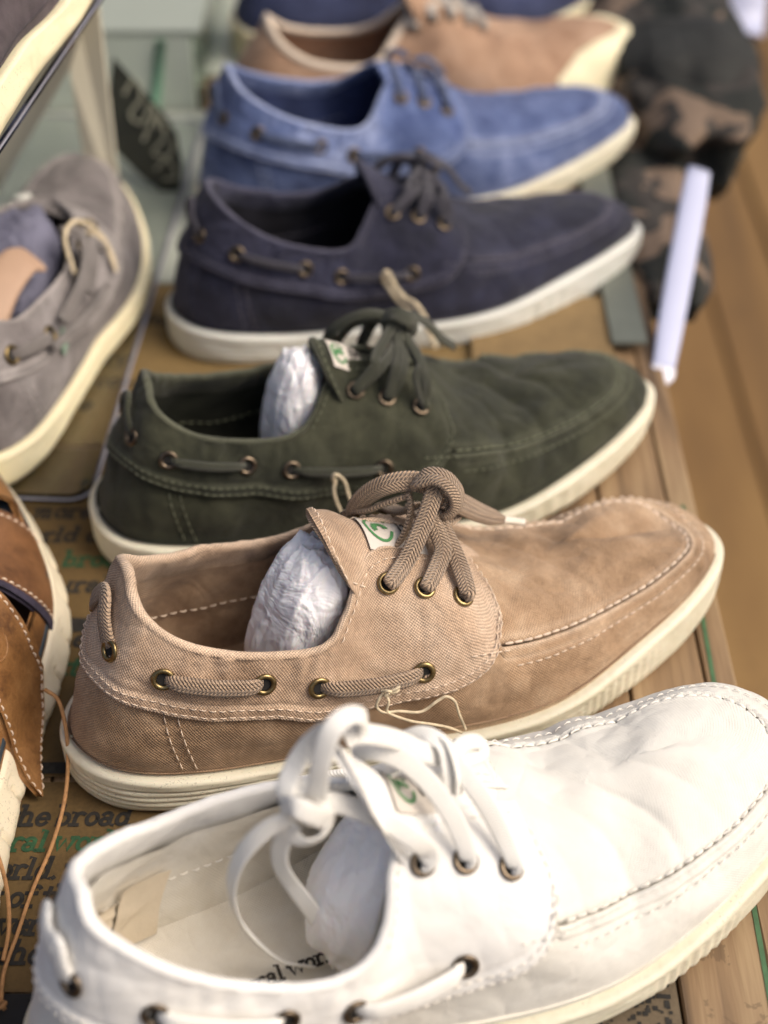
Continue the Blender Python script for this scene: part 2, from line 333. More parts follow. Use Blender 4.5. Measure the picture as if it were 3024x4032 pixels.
# ---------------------------------------------------------------- the canvas shoe
M_=26
def _symrows(s,phi):
    phi=np.atleast_1d(phi).astype(float)%1
    R=pspline(s.tab,phi);Q=pspline(s.tab,(1-phi)%1)
    p=np.minimum(phi,1-phi)*s.m
    w=np.clip((7 if getattr(s,'closed',False) else 5)-p,0,1)[:,None]
    R[:,3:6]=R[:,3:6]*(1-w)+w*(R[:,3:6]+Q[:,3:6])/2
    return R
Shoe.rows=_symrows
class Upper:
    """surface of the shoe with folds; ev(phi,t) -> points and outward normals"""
    def __init__(s,near,seed,amp=1.,seam=None,flex=1.):
        s.S=Shoe(near);s.amp=amp;s.flex=flex
        r=np.random.RandomState(seed)
        s.K=[(norm(r.normal(size=3))*f,r.uniform(0,6.28),a) for f,a in zip(r.uniform(60,300,14),r.uniform(.5,1,14))]
        s.seamc=seam or [(0,.53),(.02,.50),(.045,.42),(.088,.40),(.12,.41),(.155,.425),(.2,.42),(.23,.42),(.77,.5),(.80,.55),(.86,.60),(.91,.61),(.955,.60),(.975,.56),(1,.53)]
    def ts(s,phi): return np.interp(np.asarray(phi)%1,[a for a,b in s.seamc],[b for a,b in s.seamc])
    def fold(s,P,phi,t):
        d=np.zeros(len(P))
        for k,ph,a in s.K:
            f=np.linalg.norm(k);w=np.sin(P@k+ph+1.3*np.sin(P@(k[[1,2,0]]*.6)+ph*2))
            d+=a*(w*.5-(1-np.abs(w))**4*.5)*(70/f)**.75
        d*=.00088*s.amp
        # flex creases across the toe panel
        fx=np.exp(-((P[:,0]-.212)/.03)**2)*np.clip((t-.1)*3,0,1)
        d-=s.flex*fx*.0011*(1-np.abs(np.sin(P[:,0]*150+P[:,1]*55+1.2*np.sin(P[:,1]*70))))**2
        d+=s.flex*fx*.0006*np.sin(P[:,0]*190-P[:,1]*80)
        edge=np.clip(t/.12,0,1)
        return d*edge
    def ev(s,phi,t,off=0.):
        phi=np.asarray(phi,float);t=np.asarray(t,float);sh=np.broadcast(phi,t).shape
        p=np.broadcast_to(phi,sh).ravel();q=np.broadcast_to(t,sh).ravel()
        e=2e-3
        t0=np.clip(q-e,1e-4,1-1e-4);t1=np.clip(q+e,1e-4,1-1e-4);t0=np.where(t1-t0<1e-3,t1-4e-3,t0);t1=np.where(t1-t0<1e-3,t0+4e-3,t1)
        P=s.S.surf(p%1,q)
        A=s.S.surf((p+e)%1,q)-s.S.surf((p-e)%1,q);B=s.S.surf(p%1,t1)-s.S.surf(p%1,t0)
        N=norm(np.cross(B,A))
        c=np.column_stack([np.clip(P[:,0],.05,.25),P[:,0]*0+.002,P[:,0]*0+.03])
        sg=np.sign((N*(P-c)).sum(1));N*=np.where(sg==0,1,sg)[:,None]
        pm=np.minimum(p%1,1-p%1)*s.S.m;wr=np.clip((q-.78)/.2,0,1)*np.clip((5.7-pm)/.5,0,1);wr=(wr*wr*(3-2*wr))[:,None]
        N=norm(N*(1-wr)+np.array([[.28,0,.96]])*wr)
        d=s.fold(P,p%1,q)+(np.broadcast_to(off,sh).ravel())
        P=P+N*d[:,None]
        return P.reshape(sh+(3,)),N.reshape(sh+(3,))
def overlay_bottom(phi):
    """lower edge of the quarter panel, t as a function of perimeter position (symmetric)"""
    p=np.minimum(phi%1,1-phi%1)
    return np.interp(p,[.190,.194,.199,.2055,.214,.226,.245,.265,.285,.31,.34,.38,.41,.44,.475,.5],
                       [.60,.48,.37,.30,.25,.22,.21,.225,.30,.43,.535,.555,.555,.54,.50,.48])
def add_stitches(mb,P,N,L=.0031,gap=.0011,r=.00036,k=6,jit=0):
    """little raised threads along a polyline lying on the surface"""
    d=np.concatenate([[0],np.cumsum(np.linalg.norm(np.diff(P,axis=0),axis=1))])
    s=0;n=[[1,.0],[1,.5],[1,1]]
    while s+L<d[-1]:
        u=s+np.array([0,.15,.5,.85,1])*L
        Q=np.stack([np.interp(u,d,P[:,i]) for i in range(3)],1);Nn=norm(np.stack([np.interp(u,d,N[:,i]) for i in range(3)],1))
        Q=Q+Nn*(np.array([-.0003,.0001,.00035,.0001,-.0003])[:,None])
        T=norm(np.gradient(Q,axis=0));B=np.cross(T,Nn)
        rr=r*np.array([.5,.95,1.05,.95,.5])
        a=np.linspace(0,2*math.pi,k,endpoint=False)
        V=Q[:,None]+B[:,None]*(np.cos(a)[None,:,None]*rr[:,None,None])+np.cross(B,T)[:,None]*(np.sin(a)[None,:,None]*rr[:,None,None])
        mb.add(V.reshape(-1,3),[tuple(f) for f in grid_faces(5,k,False,True)]+[tuple(range(k))[::-1],tuple(4*k+i for i in range(k))])
        s+=L+gap
def build_sole(S,root,mat,res=320,grooves=4,gdepth=.0007,ridges=True,zfun=None,flare=.0,notch=0,name='sole',ztop=0.,bottom=0.):
    phi=np.arange(res)/res
    R=S.rows(phi);n=S.outn(phi);zt=R[:,2]+ztop
    x=R[:,0];zb=np.maximum(0,(x-.235))**2*2.2+bottom
    # profile: (outward offset, height fraction 0 bottom..1 top)
    prof=[(-.012,1.0),(-.002,1.0),(.0012,1.02),(.0026,1.0),(.0033,.965)]
    K=26
    for i in range(K+1):
        v=.93-i/K*.88;prof.append((.0036-.0028*max(0,.35-v)**2/.12-flare*(1-v),v))
    prof+=[(.0004-flare,.02),(-.0015-flare,0.),(-.02,0.)]
    P=np.zeros((res,len(prof),3))
    pp=np.minimum(phi,1-phi)
    front=np.clip((.155-pp)/.01,0,1)*np.clip((pp-.095)/.02,0,1)
    sL=np.concatenate([[0],np.cumsum(np.linalg.norm(np.diff(R[:,:2],axis=0),axis=1))])
    for j,(o,v) in enumerate(prof):
        oo=np.full(res,o)
        if 5<=j<5+K+1:
            if grooves:
                g=np.zeros(res);c=.74
                rear=np.clip((pp-.15)/.06,0,1)
                for q in range(grooves):
                    cv=.72-q*.155
                    g+=np.exp(-((v-cv)/.022)**2)
                oo=oo-g*gdepth*(.25+.75*rear)
            if ridges: oo=oo+front*.00045*np.sin(sL*2*math.pi/.0019)*(1 if .12<v<.8 else 0)
            if notch: oo=oo-.0030*(np.clip(np.cos(sL*2*math.pi/notch+v*.9)-.93,0,.07)/.07)*(v<.55)-.0012*(np.clip(np.cos(sL*2*math.pi/notch+v*.9)-.3,0,.7))*(v<.75)
            oo=oo+.00018*np.sin(x*173+v*9)*np.sin(x*71)
        P[:,j,:2]=R[:,:2]+n*oo[:,None];P[:,j,2]=zb+(zt-zb)*v
    return grid_obj(name,P,mat,root,cu=True,flip=True)
def tongue_surface(cfg,fa,fb,off=0.):
    """tongue: a along its length (0 root,1 tip), b across (-1 near..1 far)"""
    Cc=catmull(cfg['tongue'],12);x=np.linspace(0,1,len(Cc))
    c=np.stack([np.interp(fa,x,Cc[:,i]) for i in range(3)],-1)
    W=np.interp(fa,[0,.3,.8,.93,1],[.016,.0190,.0215,.0210,.0180])
    dr=np.interp(fa,[0,.3,.6,1],[.014,.024,.030,cfg.get('tdroop',.027)])
    T=norm(np.stack([np.interp(np.clip(fa+.02,0,1),x,Cc[:,i])-np.interp(np.clip(fa-.02,0,1),x,Cc[:,i]) for i in range(3)],-1))
    an=fb*1.45;P=c.copy();P[...,1]+=np.sin(an)*W*cfg.get('tw',1.);P[...,2]-=dr*(1-np.cos(an))
    P[...,0]+=cfg.get('tback',.009)*np.abs(fb)**2*fa**2
    N=np.stack([-T[...,2],np.zeros_like(fa),T[...,0]],-1);N*=np.sign(N[...,2:3]+1e-9)
    N=norm(np.stack([N[...,0]*np.cos(an),np.sin(an)*dr/W,N[...,2]*np.cos(an)],-1))
    P=P+N*(off+.0007*np.sin(fa*9+fb*3)+.0004*np.sin(fa*23-fb*7))[...,None]
    return P,N
EYES_SIDE=[(.455,.74),(.405,.79),(.351,.83),(.320,.745),(.243,.365)]
EYES_TOP=[(.2555,.835),(.2330,.78),(.2115,.715)]
def build_boat_shoe(cfg):
    key=cfg['shape'];near=np.array(cfg.get('near',SHAPES[key]['near'] if key in SHAPES else None))
    x,y,yaw,roll,pit,sc=cfg.get('pose') or SHAPES[key]['pose']
    root=bpy.data.objects.new('boat_shoe',None);link(root)
    root.location=(x,y,cfg.get('z',0));root.rotation_euler=(roll,-pit,yaw);root.scale=(sc,)*3
    tag(root,cfg['label'],'shoe',cfg.get('group'))
    q=cfg.get('res',1.);U=Upper(near,cfg.get('seed',1),cfg.get('amp',1.),flex=cfg.get('flex',1.));S=U.S
    mc,mo,ml,mlace,mst,meye,msole=cfg['canvas'],cfg['over'],cfg['lining'],cfg['lace'],cfg['st'],cfg['eye'],cfg['sole']
    nphi=int(560*q)
    seam_len=.0042
    # --- side panel: from the sole up to the moc seam (front) and up to the rim (rear)
    phi=np.arange(nphi)/nphi;pp=np.minimum(phi,1-phi)*M_
    k=np.clip((pp-5.05)/.7,0,1)
    top=U.ts(phi)*(1-k)+.985*k
    nt_=int(34*q)+8
    v=np.linspace(0,1,nt_)**.85
    tt=top[:,None]*v[None]
    hgt=np.linalg.norm(np.diff(U.ev(np.repeat(phi[:,None],nt_,1),tt)[0],axis=1),axis=2).sum(1)
    dist=(1-v[None])*hgt[:,None]       # distance below the seam
    frontm=(1-k)[:,None]
    s_arc=np.concatenate([[0],np.cumsum(np.linalg.norm(np.diff(S.rows(phi)[:,:2],axis=0),axis=1))])[:,None]
    band=np.clip((.0062-dist)/.0012,0,1)*.0009+np.clip((.0026-dist)/.0026,0,1)*.0011
    pucker=.00028*np.cos(s_arc*2*math.pi/seam_len)*np.exp(-(dist/.003)**2)
    off=frontm*(band+pucker-.0018*np.clip((.0007-dist)/.0007,0,1))-.0008
    off=np.where(v[None]<.02,-.0015,off)
    P,_=U.ev(np.repeat(phi[:,None],nt_,1),tt,off)
    grid_obj('side_panel',P,mc,root,cu=True,flip=True,wear=frontm*(np.exp(-((dist-.0008)/.0014)**2)+.55*np.exp(-((dist-.0062)/.0012)**2))*.9+.45*np.exp(-((v[None]*hgt[:,None])/.0025)**2))
    # --- toe panel inside the moc seam
    lim=5.5/M_
    ph=np.linspace(-lim,lim,int(240*q)+1);nv=int(24*q)+6
    v2=np.linspace(0,1,nv)**1.3
    t0=U.ts(ph%1)
    t2=t0[:,None]+(1-t0)[:,None]*v2[None]
    S.closed=True
    P0,_=U.ev(np.repeat(ph[:,None],nv,1),t2)
    h2=np.linalg.norm(np.diff(P0,axis=1),axis=2).sum(1);d2=v2[None]*h2[:,None]
    s2=np.concatenate([[0],np.cumsum(np.linalg.norm(np.diff(P0[:,0],axis=0),axis=1))])[:,None]
    off2=-.0014*np.exp(-(d2/.0016)**2)+.0005*np.exp(-((d2-.0035)/.002)**2)+.0003*np.cos(s2*2*math.pi/seam_len)*np.exp(-(d2/.0035)**2)-.0016*np.clip((.0004-d2)/.0004,0,1)
    off2=off2-.007*np.clip(np.abs(ph)[:,None]*M_-5.02,0,.5)*v2[None]
    P,_=U.ev(np.repeat(ph[:,None],nv,1),t2,off2)
    S.closed=False
    o=grid_obj('toe_panel',P,mc,root,flip=True,wear=.35*np.exp(-((d2-.004)/.002)**2))
    bm=bmesh.new();bm.from_mesh(o.data);bmesh.ops.remove_doubles(bm,verts=bm.verts,dist=.00004);bm.to_mesh(o.data);bm.free()
    # --- quarter panel: flaps with eyelets and collar, wraps round the heel
    nu=int(480*q);u=np.linspace(0,1,nu)
    u=.5-.5*np.sign(.5-u)*np.abs(1-2*u)**1.0
    phb=.190+(1-.38)*(.5-.5*np.cos(np.pi*u))*.35+(1-.38)*u*.65
    tb=overlay_bottom(phb)
    nr=int(34*q)+8;vv=np.linspace(0,1,nr)
    T2=tb[:,None]+(1-tb)[:,None]*vv[None]
    P2=np.repeat(phb[:,None],nr,1)
    # front edge bows forward
    w=np.clip(1-np.minimum(u,1-u)/.05,0,1)**2
    bow=np.interp(T2,[.2,.45,.6,.75,.9,1],[.006,.0005,-.0015,-.0012,.001,.0060])
    sgn=np.where(u<.5,1,-1)
    P2=P2+(bow*w[:,None])*sgn[:,None]
    Pb,Nb=U.ev(P2,T2)
    h3=np.linalg.norm(np.diff(Pb,axis=1),axis=2).sum(1);d3=vv[None]*h3[:,None]
    # distance from the front edge
    du=np.linalg.norm(np.diff(Pb[:,nr//2],axis=0),axis=1);au=np.concatenate([[0],np.cumsum(du)]);au=np.minimum(au,au[-1]-au)
    de=np.minimum(d3,au[:,None]+.0000)
    base=.0013
    hem=lambda d:base+.0006*np.clip((.0068-d)/.001,0,1)-.0005*np.exp(-((d-.0072)/.0009)**2)-.0003*np.exp(-((d-.0022)/.0007)**2)-.0002*np.exp(-((d-.0055)/.0007)**2)
    off3=hem(d3)
    ef=au[:,None]
    off3=np.where(ef<.008,np.minimum(hem(ef),off3+.0004),off3)
    off3=off3-.0024*np.clip((.0006-de)/.0006,0,1)
    tuck=np.exp(-(ef/.006)**2)*np.clip((T2-.78)/.18,0,1);off3=off3-.0024*tuck
    # gathers under the collar at the eyelets
    pm=np.minimum(P2,1-P2);gat=.0008*np.sin(P2*430+2.5*np.sin(P2*97)+1.2*T2)*np.exp(-((T2-.93)/.09)**2)*(np.exp(-((pm-.368)/.018)**2)+.8*np.exp(-((pm-.332)/.010)**2)+.12*(pm>.3))
    off3=off3+gat*cfg.get('gather',1.)
    P,_=U.ev(P2,T2,off3)
    # roll over the rim
    rr=np.interp(np.minimum(phb,1-phb),[.19,.205,.28,.33,.5],[.0005,.0012,.0014,.0023,.0027])
    Pt,Nt=U.ev(phb,np.full(nu,.999));
    Pd,_=U.ev(phb,np.full(nu,.96));Tt=norm(Pt-Pd)
    Nt=norm(Nt-Tt*(Nt*Tt).sum(1,keepdims=True))
    Cc=Pt+Nt*(base+.0002-rr)[:,None]
    th=np.linspace(0.15,math.pi,9)
    roll_=np.stack([Cc+Nt*(rr*math.cos(a))[:,None]+Tt*(rr*math.sin(a)*1.15)[:,None] for a in th],1)
    inner=[];
    for tq in (.96,.91,.85,.78):
        a_,n_=U.ev(phb,np.full(nu,tq),0.);inner.append(a_+n_*(base-2*rr)[:,None]-n_*.0002)
    P=np.concatenate([P,roll_,np.stack(inner,1)],1)
    wr_=np.concatenate([np.maximum(np.exp(-(de/.0016)**2),.5*np.exp(-((de-.0068)/.0010)**2)),np.repeat(.85*np.exp(-((th-1.2)/.8)**2)[None],nu,0),np.zeros((nu,4))],1)
    grid_obj('collar_panel',P,mo,root,flip=True,wear=wr_*.85)
    # --- lining
    nl=int(300*q);phl=np.arange(nl)/nl;tl=np.linspace(0,.9,14)
    rl=np.interp(np.minimum(phl,1-phl),[.19,.28,.33,.5],[.0013,.0015,.0026,.0030])
    a_,n_=U.ev(np.repeat(phl[:,None],14,1),np.repeat(tl[None],nl,0))
    grid_obj('lining',a_+n_*(-.0012-2*rl)[:,None,None]*1.0,ml,root,cu=True)
    # --- footbed
    fp=np.linspace(.03,.5,60);b=np.linspace(0,1,9)
    A,_=U.ev(fp,fp*0+.02);B,_=U.ev(1-fp,fp*0+.02)
    G=A[:,None]+(B-A)[:,None]*b[None,:,None];G[...,2]=np.mean([A[:,2],B[:,2]],0)[:,None]-.0015+.003*(2*b-1)[None]**2
    grid_obj('footbed',G,cfg.get('footbed',ml),root)
    # --- sole
    build_sole(S,root,msole,res=int(640*q),grooves=cfg.get('grooves',4),ridges=cfg.get('ridges',True))
    # --- tongue
    if cfg.get('tongue'):
        a=np.linspace(0,1,int(40*q)+6);b=np.linspace(-1,1,int(30*q)+6);A_,B_=np.meshgrid(a,b,indexing='ij')
        hemb=.0006*((np.abs(B_)>.86)|(A_>.93))
        Pa,_=tongue_surface(cfg,A_,B_,.0011+hemb);Pq,_=tongue_surface(cfg,A_,B_,-.0011)
        n,m=Pa.shape[:2]
        V=np.vstack([Pa.reshape(-1,3),Pq.reshape(-1,3)]);F1=grid_faces(n,m);F2=grid_faces(n,m,base=n*m)[:,::-1]
        per=[i*m for i in range(n)]+[(n-1)*m+j for j in range(1,m)]+[i*m+m-1 for i in range(n-2,-1,-1)]+[j for j in range(m-2,0,-1)]
        F3=np.array([(per[i],per[(i+1)%len(per)],per[(i+1)%len(per)]+n*m,per[i]+n*m) for i in range(len(per))])
        mesh_obj('tongue',V,np.vstack([F1,F2,F3]),mo,root,uv=np.vstack([grid_uv(Pa),grid_uv(Pq)]))
        if cfg.get('stitch',True):
            mb=MB()
            for bb in (-.80,.80):
                aa=np.linspace(.1,.90,60);Pp,Nn=tongue_surface(cfg,aa,aa*0+bb,.0012);add_stitches(mb,Pp,Nn)
            bb=np.linspace(-.8,.8,60);Pp,Nn=tongue_surface(cfg,bb*0+.91,bb,.0012);add_stitches(mb,Pp,Nn)
            mb.build('tongue_stitching',mst,root,kind='stuff')
        if cfg.get('label_on',True):
            # label with a round green print and a scrap of script
            a0,a1,b0,b1=cfg.get('labelr',(.42,.80,-.42,.40))
            aa=np.linspace(a0,a1,14);bb=np.linspace(b0,b1,14);A_,B_=np.meshgrid(aa,bb,indexing='ij')
            Pp,_=tongue_surface(cfg,A_,B_,.0023);lb=grid_obj('label',Pp,M['label'],root)
            def lab(pts,off=.00265):
                pts=np.asarray(pts,float)  # u along b (0..1), v along a (0..1)
                Pp,Nn=tongue_surface(cfg,a1-(a1-a0)*pts[:,0],b0+(b1-b0)*pts[:,1],off);return Pp,Nn
            mb=MB()
            def rib(c,wd):
                Pp,Nn=lab(c);T_=norm(np.gradient(Pp,axis=0));Bn=np.cross(T_,Nn);n=len(c)
                mb.add(np.vstack([Pp+Bn*wd,Pp-Bn*wd]),[(i,i+1,n+i+1,n+i) for i in range(n-1)])
            th=np.linspace(.6,6.0,30);rib(np.stack([.34+.23*np.cos(th),.50+.32*np.sin(th)],1),.0007)
            th=np.linspace(0,3.6,14);rib(np.stack([.38+.10*np.cos(th),.48+.13*np.sin(th)],1),.0012)
            for g in range(6):
                aq=2.2+g*.28;rib(np.array([[.38+.13*math.cos(aq),.48+.17*math.sin(aq)],[.38+.17*math.cos(aq),.48+.22*math.sin(aq)]]),.0003)
            mb.build('logo_print',M['logo'],lb,smooth=False)
            mb=MB()
            for c in ([(.70,.85),(.72,.3),(.70,.5),(.76,.8),(.80,.7),(.74,.55)],[(.80,.2),(.80,.8),(.82,.5),(.86,.55),(.86,.75)],[(.90,.5),(.91,.72),(.95,.5),(.95,.7),(.93,.98)]):
                rib(catmull(np.column_stack([np.array(c)[:,0],np.array(c)[:,1],np.zeros(len(c))]),5)[:,:2],.0003)
            mb.build('script_print',M['ink'],lb,smooth=False)
    # --- eyelets: side row on both sides, lacing rows on both flaps
    def eyelet(ph_,t_):
        Pp,Nn=U.ev(np.array([ph_]),np.array([t_]),.0016);mb=MB()
        sq=1.;torus(mb,Pp[0]+Nn[0]*.0004,Nn[0],.00365*cfg.get('er',1),.00112)
        o=mb.build('eyelet',meye,root)
        mb=MB();a=norm(np.cross(Nn[0],[0,0,1.]));b_=np.cross(Nn[0],a);th=np.linspace(0,2*math.pi,16,endpoint=False)
        V=[Pp[0]+(math.cos(z)*a+math.sin(z)*b_)*.0033-Nn[0]*.0001 for z in th]
        mb.add(V,[tuple(range(16))]);mb.build('eyelet_hole',M['dark'],o)
        return Pp[0],Nn[0]
    es=[eyelet(a,b) for a,b in cfg.get('eyes',EYES_SIDE)];et=[eyelet(a,b) for a,b in EYES_TOP]
    esf=[eyelet(1-a,b) for a,b in cfg.get('eyes',EYES_SIDE)];etf=[eyelet(1-a,b) for a,b in EYES_TOP]
    # --- side lace threaded through the collar
    lw,lt=cfg.get('lw',(.0078,.0030))
    EY=cfg.get('eyes',EYES_SIDE)
    def run(seq,side,endin=True,h=.0026):
        ph_=np.array([a if side>0 else 1-a for a,b in seq]);t_=np.array([b for a,b in seq])
        n=14;x=np.linspace(0,1,n);xs=np.linspace(0,1,len(seq))
        ph_=np.interp(x,xs,ph_);t_=np.interp(x,xs,t_)
        off=np.interp(x,[0,.03,.16,.5,.84,.97,1],[-.002,.0012,h+.001,h+.0012,h+.001,.0012,-.002])
        (p0,p1),(n0,n1)=U.ev(ph_[[0,-1]],t_[[0,-1]],0.);x=x[:,None]
        Nn=norm(n0*(1-x)+n1*x);Pp=p0*(1-x)+p1*x+Nn*(off[:,None]+.0022*np.sin(math.pi*x)**.8);Pp[:,2]-=.0008*np.sin(math.pi*x[:,0])
        mb=MB();sweep(mb,Pp,lw*cfg.get('sidew',.95),lt,Nn,smooth=4,wf=[.6,.95,1,1,1,.95,.6]);mb.build('side_lace',mlace,root)
    for sd_ in (1,-1):
        run([EY[1],EY[2]],sd_);run([EY[3],EY[4]],sd_)
    hp=cfg.get('heel_lace',.88)
    ph_=np.array([EY[0][0],.462,.470,.480,.492,.508,.520,.530,.538,1-EY[0][0]]);t_=np.array([EY[0][1],EY[0][1]+.01,.79,.83,hp,hp,.83,.79,EY[0][1]+.01,EY[0][1]])
    off=np.array([-.002,.0018,.0034,.0044,.0044,.0044,.0044,.0034,.0018,-.002])
    Pp,Nn=U.ev(ph_,t_,off);mb=MB();sweep(mb,Pp,lw,lt,Nn,smooth=5,wf=[.7,1,1,1,1,1,1,.7])
    mb.build('side_lace',mlace,root)
    # --- stitching
    if cfg.get('stitch',True):
        mb=MB()
        ph=np.linspace(-5.0/M_,5.0/M_,700)
        Pp,Nn=U.ev(ph,U.ts(ph%1)+.018,.0002);add_stitches(mb,Pp,Nn,.0040,.0009,.00058)
        ph=np.linspace(-.19,.19,700);Pp,Nn=U.ev(ph,U.ts(ph%1)-.115,.0000);add_stitches(mb,Pp,Nn,.0028,.0016,.00030)
        mb.build('seam_stitching',mst,root,kind='stuff')
        mb=MB()
        for dd in (.0022,.0056):
            fr=dd/h3
            phs=phb;ts_=tb+(1-tb)*fr;m_=slice(3,nu-3)
            Pp,Nn=U.ev(phs[m_],ts_[m_],.0019);add_stitches(mb,Pp,Nn,.0027,.0012,.00027)
        for sd_ in (0,1):
            idx=int(np.searchsorted(au[:nu//2],.0026)) if sd_==0 else nu-1-int(np.searchsorted(au[:nu//2],.0026))
            j0=int(nr*.04);Pp,Nn=U.ev(P2[idx,j0:-2],T2[idx,j0:-2],.0021);add_stitches(mb,Pp,Nn,.0027,.0012,.00027)
            phs=np.linspace(.199,.305,120);tq=1-.0042/np.interp(phs,phb[:nu//2],h3[:nu//2]/(1-tb[:nu//2]))
            phs=phs if sd_==0 else 1-phs
            Pp,Nn=U.ev(phs,tq,.0017);add_stitches(mb,Pp,Nn,.0027,.0012,.00027)
        mb.build('collar_stitching',mst,root,kind='stuff')
        mb=MB()
        for a0_,a1_ in ((.4005,.384),(.3925,.376)):
            for sd_ in (1,-1):
                phs=np.linspace(a0_,a1_,40);ts_=np.linspace(.53,.02,40);Pp,Nn=U.ev(phs if sd_>0 else 1-phs,ts_,-.0003);add_stitches(mb,Pp,Nn,.0040,.0012,.00028)
        phs=np.linspace(.215,.190,30);Pp,Nn=U.ev(phs,U.ts(phs)-.02,.0017);add_stitches(mb,Pp,Nn,.0027,.0012,.00030)
        mb.build('heel_stitching',mst,root,kind='stuff')
        mb=MB();phs=np.linspace(.29,.71,400);Pp,Nn=U.ev(phs,np.full(400,.47),-.0074);add_stitches(mb,Pp,-Nn,.0030,.0016,.00035)
        mb.build('lining_stitching',mst,root,kind='stuff')
    return root,U,dict(es=es,et=et,etf=etf,esf=esf,lw=lw,lt=lt)
# ---------------------------------------------------------------- colours
M['label']=plain('label_cloth',(.58,.53,.47),.8,.05,80,.3,700)
M['logo']=plain('green_print',(.06,.20,.07),.8,.2,200)
M['ink']=plain('black_print',(.03,.025,.02),.85,.3,300)
def colour(nm,base,light,dark,ldark=None,**k):
    M[nm]=canvas(nm+'_canvas',base,light,dark,**k)
    o=dict(k);o['seed']=k.get('seed',0)+5
    M[nm+'_lace']=lace_mat(nm+'_lace',light if ldark is None else ldark[0],dark if ldark is None else ldark[1])
colour('taupe',(.375,.245,.145),(.50,.358,.235),(.215,.130,.068),ldark=((.50,.36,.245),(.25,.165,.105)),seed=1,wash=.9,cw=.42,pitch=.00130,worn=(.60,.45,.32))
M['taupe_over']=canvas('taupe_over_canvas',(.465,.328,.225),(.575,.435,.320),(.290,.190,.120),seed=3,wash=1.,cw=.40,pitch=.00130,worn=(.64,.49,.36))
M['taupe_in']=canvas('taupe_lining',(.34,.225,.135),(.43,.30,.19),(.19,.112,.060),seed=4,wash=.9)
colour('white',(.735,.715,.655),(.775,.76,.71),(.665,.64,.575),ldark=((.88,.865,.82),(.76,.735,.67)),seed=2,wash=2.2,cw=.035,weave=.3,fold=.3)
M['white_over']=canvas('white_over_canvas',(.80,.785,.75),(.83,.82,.795),(.745,.725,.68),seed=8,wash=2.2,cw=.02,weave=.16,fold=.2)
M['white_in']=canvas('white_lining',(.74,.70,.61),(.80,.77,.70),(.66,.60,.49),seed=9,wash=1.5,cw=.04,weave=.3)
colour('olive',(.023,.025,.012),(.048,.050,.026),(.008,.010,.005),ldark=((.060,.064,.034),(.022,.024,.012)),seed=11,cw=.15,worn=(.105,.11,.072))
M['olive_over']=canvas('olive_over_canvas',(.026,.028,.014),(.054,.056,.031),(.010,.012,.006),seed=12,cw=.15,worn=(.115,.12,.08))
colour('navy',(.014,.015,.036),(.036,.039,.080),(.005,.006,.016),ldark=((.055,.05,.075),(.02,.018,.03)),seed=13,cw=.12,worn=(.085,.083,.125))
M['navy_over']=canvas('navy_over_canvas',(.018,.019,.044),(.050,.053,.100),(.006,.007,.019),seed=14,cw=.12,worn=(.095,.092,.135))
colour('blue',(.085,.120,.26),(.20,.25,.44),(.024,.040,.13),ldark=((.10,.14,.27),(.03,.05,.12)),seed=15,cw=.12,worn=(.40,.46,.66))
M['blue_over']=canvas('blue_over_canvas',(.13,.18,.37),(.30,.36,.58),(.038,.062,.18),seed=16,cw=.12,worn=(.44,.50,.70))
colour('grey',(.180,.160,.158),(.29,.265,.262),(.095,.084,.083),ldark=((.30,.265,.25),(.14,.12,.11)),seed=17,cw=.12,worn=(.42,.38,.36))
M['grey_over']=canvas('grey_over_canvas',(.24,.217,.214),(.38,.35,.345),(.14,.122,.12),seed=18,cw=.12,worn=(.45,.41,.39))
colour('plum',(.060,.045,.052),(.12,.095,.105),(.022,.017,.022),ldark=((.05,.04,.045),(.02,.015,.02)),seed=19,cw=.15)
colour('tan',(.40,.25,.16),(.48,.32,.22),(.29,.165,.10),ldark=((.70,.66,.60),(.45,.40,.35)),seed=21,cw=.1)
M['white_lace']=lace_mat('soft_white_lace',(.86,.845,.80),(.78,.755,.69),.0012,.4)
# ---------------------------------------------------------------- the row of boat shoes
GRP='boat shoes in a row on the table'
def tong(*p): return [list(a) for a in p]
taupe,UT,ET=build_boat_shoe(dict(shape='taupe',label='washed taupe canvas boat shoe with knotted lace, between the white shoe and the olive shoe',group=GRP,
  canvas=M['taupe'],over=M['taupe_over'],lining=M['taupe_in'],lace=M['taupe_lace'],st=M['st_cream'],eye=M['brass'],sole=M['rubber'],seed=4,amp=1.25,labelr=(.30,.58,-.34,.42),
  tongue=tong((.186,0,.055),(.168,0,.070),(.150,.001,.0805),(.135,.001,.0880),(.122,.000,.0960),(.1130,-.001,.1020),(.1075,-.001,.1045))))
white,UW,EW=build_boat_shoe(dict(shape='white',label='white canvas boat shoe with loosely knotted lace, nearest of the row',group=GRP,
  canvas=M['white'],over=M['white_over'],lining=M['white_in'],lace=M['white_lace'],st=M['st_white'],eye=M['bronze'],sole=M['rubber'],seed=9,amp=.8,flex=1.5,gather=.5,heel_lace=.80,
  labelr=(.38,.64,-.30,.45),tdroop=.030,tw=.86,tongue=tong((.186,.003,.055),(.168,.003,.070),(.152,.002,.0815),(.138,.001,.0885),(.127,.0,.1000),(.119,.0,.1120),(.113,-.001,.1240))))
def generic(key,col,label,seed,**k):
    d=dict(shape=key,label=label,group=GRP,canvas=M[col],over=M[col+'_over'],lining=M[col+'_dk'],lace=M[col+'_lace'],st=M['st_'+col],eye=k.pop('eyem',M['bronze']),sole=k.pop('sole',M['rubber']),seed=seed,
      lw=(.0050,.0030),res=.6,tongue=tong((.186,0,.055),(.168,0,.070),(.150,.001,.0815),(.135,.001,.0890),(.123,.000,.096),(.115,-.001,.099)))
    d.update(k);return build_boat_shoe(d)
